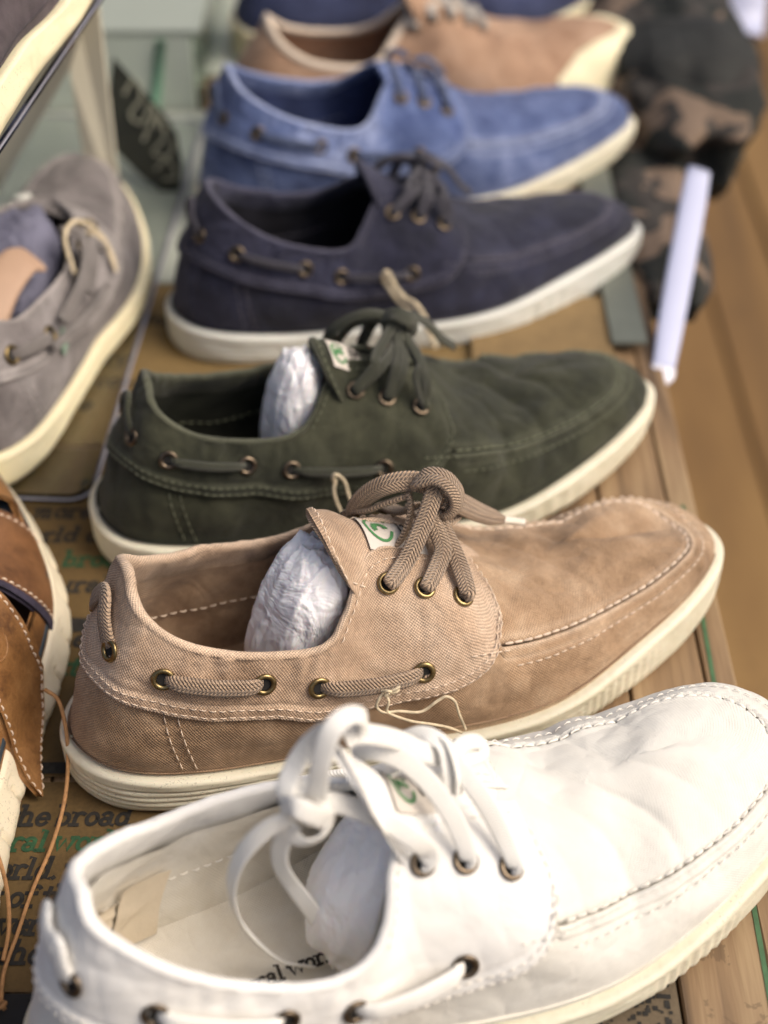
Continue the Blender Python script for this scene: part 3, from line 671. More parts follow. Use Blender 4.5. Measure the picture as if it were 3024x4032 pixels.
for c_,v_ in (('olive',(.016,.018,.010)),('navy',(.010,.010,.017)),('blue',(.050,.070,.17))): M[c_+'_dk']=plain(c_+'_lining',v_,.95,.3,60)  # linings darker than their canvas: interior shade put into the colour
M['st_olive']=stitch_mat('olive_thread',(.16,.17,.11));M['st_navy']=stitch_mat('navy_thread',(.14,.13,.16));M['st_blue']=stitch_mat('blue_thread',(.40,.45,.60))
M['st_grey']=stitch_mat('grey_thread',(.45,.42,.40));M['st_tan']=stitch_mat('pale_thread',(.6,.5,.4))
olive,UO,EO=generic('olive','olive','dark olive green canvas boat shoe behind the taupe one',21,flex=2.2,amp=1.6,labelr=(.55,.82,-.4,.1))
navy,UN,EN=generic('navy','navy','faded dark navy canvas boat shoe between the olive shoe and the light blue one',33,sole=M['rubber_white'],
   tongue=tong((.186,0,.055),(.168,0,.070),(.150,.001,.080),(.136,.001,.088),(.126,.000,.096),(.118,-.001,.100)),amp=1.4,label_on=False)
blue,UB,EB=generic('blue','blue','light blue washed canvas boat shoe behind the navy one',41,label_on=False,tongue=tong((.186,0,.055),(.168,0,.068),(.150,.001,.080),(.134,.001,.0875),(.124,.000,.090)))
# ---------------------------------------------------------------- laces
def eye_start(e,dn=.003,up=.004):
    p,n=e;return [p-n*dn,p+n*.0008,p+n*up]
def lace(root,mat,strands,name='lace',w=.0078,t=.0026):
    mb=MB()
    for s in strands:
        pts=[np.asarray(p,float) for p in s['p']];sweep(mb,np.array(pts),s.get('w',w),s.get('t',t),s.get('h',(0,-.6,.8)),smooth=7,wf=s.get('wf'))
    return mb.build(name,mat,root)
et,etf=ET['et'],ET['etf']
def mir(p): return np.array([p[0],-p[1],p[2]])
hT=(-.1,-.75,.65)
Tl=[
 dict(p=eye_start(et[0])+[(.1405,-.0175,.0835),(.1462,-.0140,.0885),(.1525,-.0090,.0945),(.1575,-.0050,.1010),(.1610,-.001,.1050),(.1630,.005,.1040)],h=hT,wf=[.55,.75,1,1,1,1,.9]),
 dict(p=eye_start(et[1])+[(.1550,-.0190,.0800),(.1590,-.0145,.0835),(.1590,-.0085,.0880),(.1580,-.003,.0930)],h=hT,wf=[.55,.8,1,.95,.8]),
 dict(p=eye_start(et[2])+[(.1645,-.0205,.0755),(.1640,-.0140,.0805),(.1630,-.0065,.0860),(.1635,0,.0900)],h=hT,wf=[.55,.8,1,.95,.8]),
 # far side of the same three passes
 dict(p=eye_start(etf[0])+[(.1380,.0150,.0880),(.1440,.0100,.0935),(.1520,.0050,.0990)],h=(0,.5,.85),wf=[.55,1,1,.9]),
 dict(p=eye_start(etf[1])+[(.1520,.0140,.0835),(.1560,.0070,.0900)],h=(0,.5,.85),wf=[.55,1,.9]),
 dict(p=eye_start(etf[2])+[(.1640,.0140,.0770),(.1640,.0060,.0860)],h=(0,.5,.85),wf=[.55,1,.9]),
 # big loop to the left, behind the tongue
 dict(p=[(.1630,.002,.1010),(.1575,.006,.1035),(.1500,.0080,.1045),(.1430,.0105,.1025),(.1375,.0145,.0965),(.1345,.0190,.0880),(.1340,.0215,.0800)],h=(-.1,-.8,.5),w=.0086,t=.0034),
 # inner strand seen edge-on
 dict(p=[(.1420,-.006,.0820),(.1462,-.0035,.0860),(.1500,-.0005,.0910),(.1520,.003,.0955),(.1520,.006,.1000)],h=(.9,-.3,.3),w=.0075,t=.0024),
 # tails to the right
 dict(p=[(.1640,.000,.1000),(.1690,.0020,.0965),(.1760,.0040,.0895),(.1850,.0075,.0795),(.1930,.0095,.0720),(.1982,.0105,.0680)],h=(.3,-.7,.65),w=.0062,t=.0034,wf=[1,1,1,1,.9,.35]),
 dict(p=[(.1630,-.003,.0985),(.1680,-.002,.0945),(.1740,.0010,.0880),(.1830,.0050,.0785),(.1915,.0080,.0712),(.1975,.0098,.0668)],h=(.3,-.9,.35),w=.0056,t=.0032,wf=[1,1,1,1,.9,.35]),
 # knot: a turn round everything, then the band across
 dict(p=[(.1560,.0060,.1040),(.1558,.0020,.1085),(.1600,-.0010,.1110),(.1645,-.0040,.1095),(.1680,-.0060,.1035),(.1685,-.0055,.0965),(.1655,-.0035,.0905),(.1610,-.0005,.0895)],h=[(-.4,-.3,.8),(0,-.3,1),(.3,-.6,.7),(.5,-.8,.2),(.3,-.9,-.3)],w=.0090,t=.0036),
 dict(p=[(.1590,.0090,.1000),(.1640,.0090,.0960),(.1660,.0050,.0900),(.1620,.0020,.0880)],h=(.6,.5,.5),w=.0080,t=.0034),
 dict(p=[(.1622,-.001,.0860),(.1680,.0005,.0835),(.1735,.0035,.0830),(.1745,.0055,.0855),(.1690,.0050,.0900)],h=(0,-.2,1),w=.0045,t=.0024),
]
lace(taupe,M['taupe_lace'],Tl)
mb=MB();sweep(mb,[(.1975,.0102,.0672),(.2030,.0118,.0640),(.2095,.0132,.0600)],.0034,.0032,smooth=4);mb.build('aglet',plain('clear_aglet',(.70,.64,.55),.35,.08),taupe)
# generic knotted lace for the shoes further back (same lacing, thinner cord)
def tied(root,E,mat,dz=0,w=.0052,t=.0020):
    K=np.array([.160,0,.104+dz]);st=[]
    for i,(a,b) in enumerate(zip(E['et'],E['etf'])):
        for q,s in ((a,-1),(b,1)):
            p,n=q
            mid=(p+K)/2+np.array([-.002+.003*i,s*.006,.004])
            m2=p*.65+K*.35+np.array([0,s*.007,.004])
            st.append(dict(p=eye_start(q)+[m2,mid,K+np.array([(i-1)*.0015,s*.001,-.003*i])],h=(0,s*.7,.7)))
            st.append(dict(p=[p-n*.003,p+n*.0015+np.array([.0014,0,0]),m2+np.array([.004,0,.0]),K+np.array([.003,s*.002,-.006-.002*i])],h=(0,s*.7,.7)))
    st.append(dict(p=[K+np.array(v) for v in [(-.002,.002,0),(-.012,.006,.002),(-.022,.010,-.002),(-.030,.014,-.010),(-.033,.019,-.022)]]))
    st.append(dict(p=[K+np.array(v) for v in [(0,.002,0),(.010,.006,-.004),(.020,.010,-.014),(.028,.013,-.026),(.036,.015,-.034)]]))
    st.append(dict(p=[K+np.array(v) for v in [(-.006,.004,0),(-.002,-.003,.005),(.005,-.005,.001),(.005,-.002,-.007),(-.002,.003,-.008)]],w=w*1.5,t=t*1.3))
    return lace(root,mat,st,w=w,t=t)
tied(olive,EO,M['olive_lace'],.001);tied(navy,EN,M['navy_lace'],-.008,w=.0046)
st=[]
for (p,n),(p2,n2) in zip(EB['et'],EB['etf']): st.append(dict(p=[p-n*.003,p+n*.002,p+n*.003+np.array([0,.006,.003]),(p+p2)/2+np.array([0,0,.012]),p2+n2*.003+np.array([0,-.006,.003]),p2+n2*.002,p2-n2*.003],h=(0,0,1)))
st.append(dict(p=[(.146,.003,.093),(.139,.008,.096),(.134,.012,.091),(.138,.014,.086)]));st.append(dict(p=[(.148,-.003,.093),(.158,-.001,.092),(.166,.004,.084),(.172,.006,.076)]))
lace(blue,M['blue_lace'],st,w=.0045,t=.0022)
# white lace: two bow loops and long tails hanging into the shoe
et,etf=EW['et'],EW['etf'];hW=(-.2,-.65,.7)
Wl=[
 dict(p=eye_start(et[0],.003,.003)+[(.1350,-.0215,.0865),(.1300,-.0205,.0955),(.1235,-.0140,.1010),(.1160,-.0095,.1060),(.1085,-.0070,.1110),(.1020,-.0060,.1125)],h=hW,wf=[.45,.8,1,1,1,1]),
 dict(p=eye_start(et[1],.003,.003)+[(.1475,-.0205,.0855),(.1460,-.0140,.0925),(.1425,-.0050,.0995),(.1370,.0030,.1050),(.1300,.0110,.1050),(.1245,.0175,.0985)],h=hW,wf=[.45,.8,1,1,1,1]),
 dict(p=eye_start(et[2],.003,.003)+[(.1615,-.0195,.0820),(.1585,-.0110,.0910),(.1550,-.0010,.0965),(.1545,.0080,.0960),(.1560,.0150,.0900)],h=hW,wf=[.45,.8,1,.95,.9]),
 dict(p=[(.1020,-.0055,.1090),(.1035,-.0055,.1180),(.1060,-.0040,.1290),(.1110,-.0010,.1385),(.1175,.0020,.1395),(.1235,.0040,.1340),(.1255,.0060,.1260)],h=[(-.3,-.9,.2),(-.6,-.7,.4),(-.3,-.3,.9),(.6,-.5,.6)]),
 dict(p=[(.1175,.0045,.1250),(.1215,.0055,.1245),(.1300,.0080,.1165),(.1385,.0082,.1085),(.1460,.0060,.1010),(.1510,.0050,.0970)],h=(.3,-.7,.7)),
 dict(p=[(.1115,.0035,.1340),(.1055,.0060,.1260),(.0995,.0045,.1195),(.0945,-.0010,.1165),(.0960,-.0050,.1125)],h=(-.7,-.6,.3)),
 dict(p=[(.1505,-.0060,.0900),(.1520,-.0010,.0960),(.1530,.0060,.1010),(.1490,.0120,.1020),(.1435,.0150,.0990),(.1400,.0180,.0940)],h=(.3,-.5,.8)),
 dict(p=[(.1525,-.0070,.0895),(.1545,-.0020,.0960),(.1550,.0060,.1000),(.1520,.0120,.0980)],h=(.8,-.4,.4),w=.0072),
 dict(p=[(.1560,.0050,.0960),(.1620,.0080,.0955),(.1685,.0105,.0895),(.1685,.0085,.0865),(.1620,.0050,.0910),(.1570,.0040,.0930)],h=(.2,-.4,.9),w=.006),
 # knot
 dict(p=[(.0925,-.0035,.1145),(.0950,-.0090,.1190),(.1000,-.0115,.1150),(.1045,-.0100,.1080),(.1040,-.0060,.1020),(.0990,-.0040,.1020)],h=[(-.5,-.5,.7),(-.2,-.8,.6),(.3,-.9,.1),(.4,-.8,-.4)],w=.0070,t=.0014),
 dict(p=[(.0985,.0000,.1165),(.1040,-.0040,.1150),(.1065,-.0080,.1090),(.1030,-.0105,.1020),(.0965,-.0095,.1000),(.0915,-.0050,.1040)],h=[(.1,-.2,1),(.6,-.5,.5),(.6,-.8,0),(0,-.9,-.4)],w=.0056,t=.0014),
 dict(p=[(.0935,-.0060,.1100),(.0880,-.0050,.1080),(.0815,-.0035,.1015),(.0760,-.0020,.0910),(.0727,-.0010,.0760),(.0735,-.0010,.0590),(.0785,-.0025,.0420),(.0860,-.0045,.0270),(.0960,-.0070,.0195)],h=[(-.2,-.9,.3),(-1,-.25,.2),(-1,-.1,0),(-.8,-.3,.3)],w=.0058,t=.0012,wf=[1,1,1,1,1,1,.9,.5]),
 dict(p=[(.0945,-.0070,.1080),(.0915,-.0055,.1010),(.0895,-.0040,.0900),(.0905,-.0030,.0780),(.0950,-.0025,.0610),(.1005,-.0050,.0440),(.1040,-.0090,.0320),(.1045,-.0120,.0220)],h=[(-.7,-.6,.2),(-.6,-.7,.2),(-.2,-.9,.4),(-.1,-.9,.4)],w=.0062,t=.0012),
]
for q in etf: Wl.append(dict(p=eye_start(q,.003,.003)+[(q[0]+np.array([0,-.004,.008])),(q[0]+np.array([.002,-.012,.014]))],h=(0,.5,.85),wf=[.5,1,1]))
lace(white,M['white_lace'],Wl,w=.0068,t=.0011)
# ---------------------------------------------------------------- tissue stuffing
def tissue(label,root,c,r,ax,seed):
    """crumpled roll of tissue: c centre, r radii, ax long axis (local to the shoe), converted to world"""
    g=np.random.RandomState(seed);n,m=110,90
    th=np.linspace(0,2*math.pi,n,endpoint=False);ph=np.linspace(.02,math.pi-.02,m);T_,P_=np.meshgrid(th,ph,indexing='ij');T_=T_+0
    e=.8
    X=np.sign(np.cos(P_))*np.abs(np.cos(P_))**e;Rr=np.sin(P_)**e
    D=np.stack([Rr*np.cos(T_),Rr*np.sin(T_),X],-1)
    f=np.zeros(T_.shape)
    for i in range(16):
        k=g.normal(size=3);k[2]*=.25;k*=g.uniform(2.,6)/np.linalg.norm(k);w_=np.sin(D@k*1.0+g.uniform(0,6)+1.2*np.sin(D@(k[::-1]*.5)))
        f+=(1-np.abs(w_))**6*g.uniform(-.03,.05)+w_*.006
    f+=g.uniform(-.001,.001,f.shape)
    f+=.02*np.sign(np.sin(T_*5+2*np.sin(X*2)))*np.abs(np.sin(T_*5+2*np.sin(X*2)))**.4
    D=D*(1+f)[...,None]*np.array(r)
    z=norm(np.array(ax,float));x=norm(np.cross([0,1,0],z));y=np.cross(z,x)
    L=np.asarray(c)+D[...,0:1]*x+D[...,1:2]*y+D[...,2:3]*z
    F4=grid_faces(n,m,True,False);sel=g.rand(len(F4))<.5
    F3=np.vstack([np.where(sel[:,None],F4[:,[0,1,2]],F4[:,[0,1,3]]),np.where(sel[:,None],F4[:,[0,2,3]],F4[:,[1,2,3]])])
    o=mesh_obj('tissue_paper',L.reshape(-1,3),F3,M['tissue'],None,uv=grid_uv(L),smooth=False)
    me=o.data;me.polygons.foreach_set('use_smooth',np.full(len(me.polygons),True))
    o.location=root.location;o.rotation_euler=root.rotation_euler;o.scale=root.scale
    return tag(o,label,'tissue paper','tissue stuffing in the shoes')
tissue('pale crumpled tissue roll filling the opening of the taupe shoe',taupe,(.1005,-.001,.056),(.0172,.0205,.0355),(.38,0,.92),3)
tissue('thin crumpled tissue under the tongue of the white shoe',white,(.1270,-.002,.050),(.022,.026,.036),(.6,0,.8),5)
tissue('pale tissue roll filling the opening of the olive shoe',olive,(.1040,.000,.062),(.0135,.017,.034),(.25,0,.97),8)
# ---------------------------------------------------------------- string ties
def string(label,root,strands,mat,r=.0006,name='string',w=1.,grp='string ties on the laces'):
    mb=MB()
    for s in strands:sweep(mb,np.array(s,float),r*2*w,r*2,(0,-1,.2),k=7,smooth=8)
    o=mb.build(name,mat,None)
    if root:o.location=root.location;o.rotation_euler=root.rotation_euler;o.scale=root.scale
    return tag(o,label,'string',grp)
string('thin pale string knotted round the side lace of the taupe shoe',taupe,[
 [(.1190,-.0500,.0500),(.1165,-.0515,.0490),(.1150,-.0520,.0455),(.1175,-.0530,.0420),(.1240,-.0535,.0405),(.1330,-.0545,.0375),(.1400,-.0550,.0415),(.1440,-.0550,.0425),(.1475,-.0555,.0385),(.1490,-.0565,.0320),(.1515,-.0580,.0230)],
 [(.1190,-.0500,.0500),(.1200,-.0525,.0470),(.1190,-.0530,.0425),(.1215,-.0540,.0395),(.1290,-.0550,.0340),(.1370,-.0560,.0300),(.1440,-.0570,.0262),(.1500,-.0580,.0215)],
 [(.1180,-.0505,.0515),(.1195,-.0525,.0530),(.1215,-.0520,.0510),(.1200,-.0515,.0495),(.1185,-.0525,.0505),(.1200,-.0530,.0520)],
 [(.1200,-.0515,.0510),(.1225,-.0525,.0525),(.1250,-.0520,.0530)],[(.1200,-.0515,.0505),(.1230,-.0525,.0510),(.1248,-.0520,.0515)]],M['twine'])
string('loose pale string looped over the side lace of the olive shoe',olive,[
 [(.1135,-.046,.050),(.111,-.050,.0545),(.1125,-.051,.058),(.1165,-.052,.053),(.118,-.055,.044),(.1205,-.060,.036)],
 [(.1135,-.046,.050),(.1115,-.050,.047),(.1125,-.053,.040),(.116,-.057,.033),(.1205,-.060,.036),(.124,-.064,.034)]],M['twine'],r=.0008)
string('thick twine hanging over the navy shoe side towards the olive knot',navy,[
 [(.1185,-.052,.052),(.1170,-.056,.058),(.1195,-.057,.060),(.1230,-.060,.052),(.1270,-.066,.047),(.132,-.072,.045),(.137,-.077,.036),(.140,-.080,.024)],
 [(.1185,-.052,.052),(.1195,-.058,.051),(.1240,-.064,.044),(.1300,-.071,.040),(.136,-.077,.033),(.141,-.082,.020)]],M['twine'],r=.0013)
string('short pale string standing up behind the knot of the navy shoe',blue,[
 [(.132,-.060,.046),(.131,-.063,.052),(.134,-.066,.050),(.138,-.072,.042),(.142,-.078,.036)]],M['twine'],r=.0015)
string('thin string tied to the side lace of the white shoe',white,[
 [(.117,-.0525,.036),(.114,-.056,.038),(.112,-.056,.034),(.117,-.057,.031),(.123,-.058,.029),(.130,-.0600,.022),(.134,-.061,.014)],
 [(.117,-.0525,.036),(.121,-.055,.039),(.122,-.056,.035),(.118,-.0575,.030),(.125,-.059,.026),(.133,-.061,.012)]],M['twine'],r=.0006)
# ---------------------------------------------------------------- back of the row: sneakers
def build_sneaker(key,label,col,pose_,seed,toecap=True,near=None):
    x,y,yaw,roll,pit,sc=pose_
    root=bpy.data.objects.new('sneaker',None);link(root);root.location=(x,y,0);root.rotation_euler=(roll,-pit,yaw);root.scale=(sc,)*3
    tag(root,label,'shoe','low sneakers at the back of the row')
    nr=np.array(SHAPES['olive']['near']);nr[:,2]+=.006;nr[7:,5]-=.010;nr[0:5,5]+=.006;nr[5:7,5]+=.004
    U=Upper(nr,seed,1.);S=U.S
    n=260;phi=np.arange(n)/n;pp=np.minimum(phi,1-phi)*M_;v=np.linspace(0,1,26)
    P,_=U.ev(np.repeat(phi[:,None],26,1),np.repeat(v[None],n,0),0.)
    grid_obj('upper',P,M[col],root,cu=True,flip=True)
    a_,n_=U.ev(np.repeat(phi[:,None],10,1),np.repeat(np.linspace(0,.98,10)[None],n,0));grid_obj('lining',a_-n_*.004,M[col],root,cu=True)
    ph=np.linspace(.2,.8,160);Pt,Nt=U.ev(ph,ph*0+.99,-.001);mb=MB();sweep(mb,Pt,.006,.005,Nt,smooth=0);mb.build('collar_binding',M['st_'+col] if 'st_'+col in M else M['rubber'],root)
    if toecap:
        ph=np.linspace(-.125,.125,90);v=np.linspace(0,1,24)
        top=np.interp(np.abs(ph),[0,.03,.06,.09,.125],[.46,.48,.50,.45,.22])
        P,_=U.ev(np.repeat(ph[:,None],24,1),top[:,None]*v[None],.0022*np.minimum(1,(1.0001-v[None])*9))
        grid_obj('toe_cap',P,M['rubber_yellow'],root,flip=True)
    build_sole(S,root,M['rubber_yellow'],res=260,grooves=0,ridges=False)
    fp=np.linspace(.03,.5,40);A,_=U.ev(fp,fp*0+.02);B,_=U.ev(1-fp,fp*0+.02);G=A[:,None]+(B-A)[:,None]*np.linspace(0,1,5)[None,:,None];grid_obj('footbed',G,M[col],root)
    cfg=dict(tongue=tong((.182,0,.066),(.160,0,.082),(.140,0,.094),(.122,0,.104)))
    a=np.linspace(0,1,20);b=np.linspace(-1,1,16);A_,B_=np.meshgrid(a,b,indexing='ij');Pp,_=tongue_surface(cfg,A_,B_);grid_obj('tongue',Pp,M[col],root)
    mb=MB()
    for i in range(5):
        q=.185+i*.018;q2=.815-i*.018
        (p1,),(n1,)=U.ev(np.array([q]),np.array([.86]));(p2,),(n2,)=U.ev(np.array([q2]),np.array([.86]))
        sweep(mb,[p1,p1+n1*.004,(p1+p2)/2+np.array([0,0,.006]),p2+n2*.004,p2],.006,.002,smooth=4)
    mb.build('lace',M['tan_lace'],root)
    for s_ in (0,1):
        for i in range(5):
            q=.185+i*.018;q=q if s_==0 else 1-q
            (p1,),(n1,)=U.ev(np.array([q]),np.array([.84]),.0005);mb=MB();torus(mb,p1,n1,.003,.0008,k=12,m=6);mb.build('eyelet',M['bronze'],root)
    return root
M['st_navy2']=M['rubber_white'];M['navy2']=M['blue'] if False else canvas('deep_blue_canvas',(.030,.040,.10),(.055,.07,.16),(.014,.018,.05),seed=31)
build_sneaker('tan','tan suede-look sneaker with cream toe cap behind the light blue boat shoe','tan',(-.1080,.947,.235,0,0,.98),51)
build_sneaker('navy2','deep blue sneaker with white sole, last of the row','navy2',(-.1130,1.080,.235,0,0,1.0),53,toecap=False)
# ---------------------------------------------------------------- grey shoe on the glass shelf, left
nearG=np.array(SHAPES['olive']['near']);nearG[:,0:2]*=1;
nearG[4]=[.2045,-.0540,.0165,.2060,.002,.059,-.001];nearG[5]=[.1748,-.0555,.0155,.1980,-.004,.064,.001];nearG[6]=[.1475,-.0515,.0155,.1790,-.021,.067,.004]
nearG[7]=[.1223,-.0462,.0165,.1520,-.0300,.066,.006];nearG[8,3:6]=[.120,-.0340,.064]
grey,UG,EG=build_boat_shoe(dict(shape='grey',near=nearG,pose=(-.2128,.5560,1.4565,.0127,0,.93),z=.0125,label='washed grey canvas slip-on with thick cream sole, toe pointing away, on the glass shelf',
  canvas=M['grey'],over=M['grey_over'],lining=M['grey'],lace=M['grey_lace'],st=M['st_grey'],eye=M['brass'],sole=M['rubber_yellow'],seed=61,res=.6,tongue=None,lw=(.0075,.003),er=1.2,ridges=False,
  eyes=[(.455,.74),(.405,.76),(.351,.74),(.290,.80),(.235,.86)]))
o=tissue('dark blue grey paper roll inside the grey shoe',grey,(.135,.004,.052),(.020,.026,.040),(.9,0,.35),12);o.data.materials[0]=plain('slate_paper',(.14,.14,.20),.7,.2,60)
P=[(.060,-.006,.064),(.085,-.008,.074),(.108,-.012,.077),(.120,-.016,.072)]
mb=MB();sweep(mb,P,.022,.005,(0,-.35,.9),smooth=6);o=mb.build('cardboard_insert',plain('salmon_card',(.44,.29,.20),.6,.05));o.location=grey.location;o.rotation_euler=grey.rotation_euler;o.scale=grey.scale
tag(o,'smooth salmon coloured card insert standing in the grey shoe','card')
string('yellowish twine looped over the flap of the grey shoe',grey,[[(.118,-.040,.066),(.128,-.034,.083),(.146,-.036,.083),(.160,-.044,.066),(.158,-.050,.054),(.153,-.053,.046)],[(.150,-.040,.074),(.160,-.046,.060),(.154,-.052,.050)]],M['twine'],r=.0013)
(p1,),(n1,)=UG.ev(np.array([.345]),np.array([.66]),.004)
mb=MB();tv=np.array([0,0,-.012]);xv=np.array([.008,0,.002]);mb.add([p1,p1+xv,p1+xv+tv+n1*.001,p1+tv+n1*.001,p1-n1*.001,p1+xv-n1*.001,p1+xv+tv,p1+tv],[(0,1,2,3),(7,6,5,4),(0,4,5,1),(1,5,6,2),(2,6,7,3),(3,7,4,0)])
mb.build('side_tag',plain('mint_tag',(.30,.44,.34),.7,.1),grey,smooth=False)
mb=MB();(p1,),(n1,)=UG.ev(np.array([-.165]),np.array([.80]),.003);torus(mb,p1,n1,.004,.0022,k=14);mb.build('rivet',M['rubber_white'],grey)
lace(grey,M['grey_lace'],[dict(p=[(.080,-.043,.060),(.105,-.047,.066),(.128,-.045,.071),(.142,-.038,.078),(.136,-.029,.081)],h=(0,-.8,.5)),
 dict(p=[(.112,-.049,.058),(.130,-.048,.067),(.146,-.044,.070),(.157,-.046,.060)],h=(0,-.8,.5)),
 dict(p=[(.060,-.043,.056),(.085,-.048,.053),(.110,-.052,.050),(.135,-.053,.048)],h=(0,-.8,.5),w=.005)],w=.0075,t=.0028)
# ---------------------------------------------------------------- plum shoe on the raised shelf, top left
nearP=np.array(SHAPES['olive']['near'])
plum,UP,EP=build_boat_shoe(dict(shape='plum',near=nearP,pose=(-.1951,.4728,1.536,-.27,0,.985),z=.2055,label='plum black canvas shoe with cream sole on the raised clear shelf, top left corner',
  canvas=M['plum'],over=M['plum'],lining=M['plum'],lace=M['plum_lace'],st=M['st_navy'],eye=M['bronze'],sole=M['rubber_yellow'],seed=71,res=.5,grooves=0,tongue=None,lw=(.006,.003),ridges=False))
# ---------------------------------------------------------------- brown leather sandal-shoe, bottom left
def leather(name,c,d,l,sc=55,perf=False):
    m=NT(name);tc=m.n('TexCoord');v=tc.outputs['Object'];uv=sep(m,tc.outputs['UV'])
    f=m.math('ADD',m.math('MULTIPLY',m.noise(v,sc,5,.6),.6),m.math('MULTIPLY',m.noise(v,sc*6,4,.7,.8),.4))
    col=m.ramp(f,[(.33,d),(.5,c),(.68,l)])
    vo=m.n('TexVoronoi',feature='DISTANCE_TO_EDGE');m.l(v,vo.inputs['Vector']);vo.inputs['Scale'].default_value=900
    nb=m.bump(m.math('MINIMUM',vo.outputs[0],.15),.35,.0015)
    if perf:
        a=m.math('SINE',m.math('MULTIPLY',uv[0],2*math.pi/.0022));b=m.math('SINE',m.math('MULTIPLY',uv[1],2*math.pi/.0016))
        h=m.math('MULTIPLY',a,b);col=m.mix(m.math('MULTIPLY',m.math('GREATER_THAN',h,.35),.45),col,d);nb=m.bump(m.math('LESS_THAN',h,.35),.8,.0006,nb)
    return m.fin(col,.48,nb)
M['leather']=leather('brown_leather',(.235,.108,.034),(.085,.034,.012),(.36,.185,.068))
M['leather_perf']=leather('perforated_leather',(.18,.080,.031),(.075,.030,.012),(.27,.125,.05),perf=True)
M['navy_edge']=plain('navy_midsole',(.028,.042,.055),.5,.3,60)
M['suede_in']=plain('violet_lining',(.035,.028,.050),.95,.4,200,.5,800)
def build_sandal(pose_,label,z=0.):
    x,y,yaw,roll,pit,sc=pose_
    root=bpy.data.objects.new('leather_shoe',None);link(root);root.location=(x,y,z);root.rotation_euler=(roll,-pit,yaw);root.scale=(sc,)*3
    tag(root,label,'shoe','brown leather shoes at the left edge')
    nr=np.array(SHAPES['olive']['near']);nr[:,2]+=.001
    U=Upper(nr,81,.6,flex=0);S=U.S;ev0=U.ev
    def evn(phi,t,off=0.):      # continues below the sole line for the strap tip
        P,N=ev0(phi,np.maximum(t,0),off);d=np.minimum(np.broadcast_to(t,P.shape[:-1]),0)
        P[...,2]+=d*.075;return P-N*(d*.045)[...,None],N
    U.ev=evn
    build_sole(S,root,M['rubber_yellow_s'],res=700,grooves=0,ridges=False,notch=.021,ztop=.002,flare=-.0060)
    # midsole strip
    n=300;phi=np.arange(n)/n;R=S.rows(phi);nn=S.outn(phi)
    prof=[(-.006,.0015),(.0020,.0025),(.0030,.0045),(.0026,.0065),(.0008,.0075),(-.006,.0075)];P=np.zeros((n,6,3))
    for j,(o,h) in enumerate(prof):P[:,j,:2]=R[:,:2]+nn*o*1.;P[:,j,2]=R[:,2]+h
    grid_obj('midsole',P,M['navy_edge'],root,cu=True)
    def patch(name,pf,tf,mat,off=.0,th=.0022,hem=True,sub=(50,26),stitch=True,lift=None):
        u=np.linspace(0,1,sub[0]);v=np.linspace(0,1,sub[1]);A,B=np.meshgrid(u,v,indexing='ij')
        PH,T_=pf(A,B),tf(A,B);ed=np.minimum(np.minimum(A,1-A)*1.,np.minimum(B,1-B)*1.)
        lf=lift(A,B) if lift else 0.
        Po,No=U.ev(PH,T_,off+th+lf);Pi,_=U.ev(PH,T_,off+lf)
        n_,m=Po.shape[:2];V=np.vstack([Po.reshape(-1,3),Pi.reshape(-1,3)])
        per=[i*m for i in range(n_)]+[(n_-1)*m+j for j in range(1,m)]+[i*m+m-1 for i in range(n_-2,-1,-1)]+[j for j in range(m-2,0,-1)]
        F3=np.array([(per[i],per[(i+1)%len(per)],per[(i+1)%len(per)]+n_*m,per[i]+n_*m) for i in range(len(per))])
        o=mesh_obj(name,V,np.vstack([grid_faces(n_,m),grid_faces(n_,m,base=n_*m)[:,::-1],F3]),mat,root,uv=np.vstack([grid_uv(Po),grid_uv(Pi)]))
        if stitch:
            mb=MB()
            for e in (.07,.93):
                q=np.linspace(.02,.98,150)
                Pp,Nn=U.ev(pf(q*0+e,q),tf(q*0+e,q),off+th+(lift(q*0+e,q) if lift else 0)+.0001);add_stitches(mb,Pp,Nn,.0026,.0013,.0004)
            mb.build('strap_stitching',M['st_cream'],o,kind='stuff')
        return o
    # low rand all round, dark leather
    patch('rand',lambda a,b:a*.9999,lambda a,b:b*.16+.0,M['leather'],off=.0005,th=.002,stitch=False,sub=(300,8))
    # insole
    fp=np.linspace(.02,.5,60);A,_=U.ev(fp,fp*0+.05);B,_=U.ev(1-fp,fp*0+.05);G=A[:,None]+(B-A)[:,None]*np.linspace(0,1,9)[None,:,None];G[...,2]+=.003
    grid_obj('insole',G,plain('dark_insole',(.045,.022,.010),.8,.3,60),root)
    # toe piece (beyond the perforated band)
    patch('toe_piece',lambda a,b:-.10+a*.20,lambda a,b:.0+b*1.0,M['leather'],off=.0015,th=.0015,stitch=False)
    # perforated band over the toes
    patch('toe_band',lambda a,b:np.interp(b,[0,1],[.118,.105])+(np.interp(b,[0,.5,1],[.180,.197,.193])-np.interp(b,[0,1],[.118,.105]))*a,lambda a,b:b*1.0,M['leather_perf'],off=.0012,th=.0022)
    patch('toe_band',lambda a,b:1-(np.interp(b,[0,1],[.118,.105])+(np.interp(b,[0,.5,1],[.180,.197,.193])-np.interp(b,[0,1],[.118,.105]))*a),lambda a,b:b*1.0,M['leather_perf'],off=.003,th=.0022)
    patch('band_lining',lambda a,b:np.interp(b,[0,.5,1],[.177,.194,.190])+a*.0065,lambda a,b:b*1.0,M['suede_in'],off=.0015,th=.0022,stitch=False,sub=(10,26))
    # big pointed strap running down to the sole
    bb_=[0,.15,.3,.4,.5,.65,.8,1]
    tp=lambda b:np.interp(b,bb_,[.290,.262,.235,.2135,.2110,.2075,.2035,.190])
    bt=lambda b:np.interp(b,bb_,[.2915,.288,.280,.2755,.270,.2635,.257,.246])
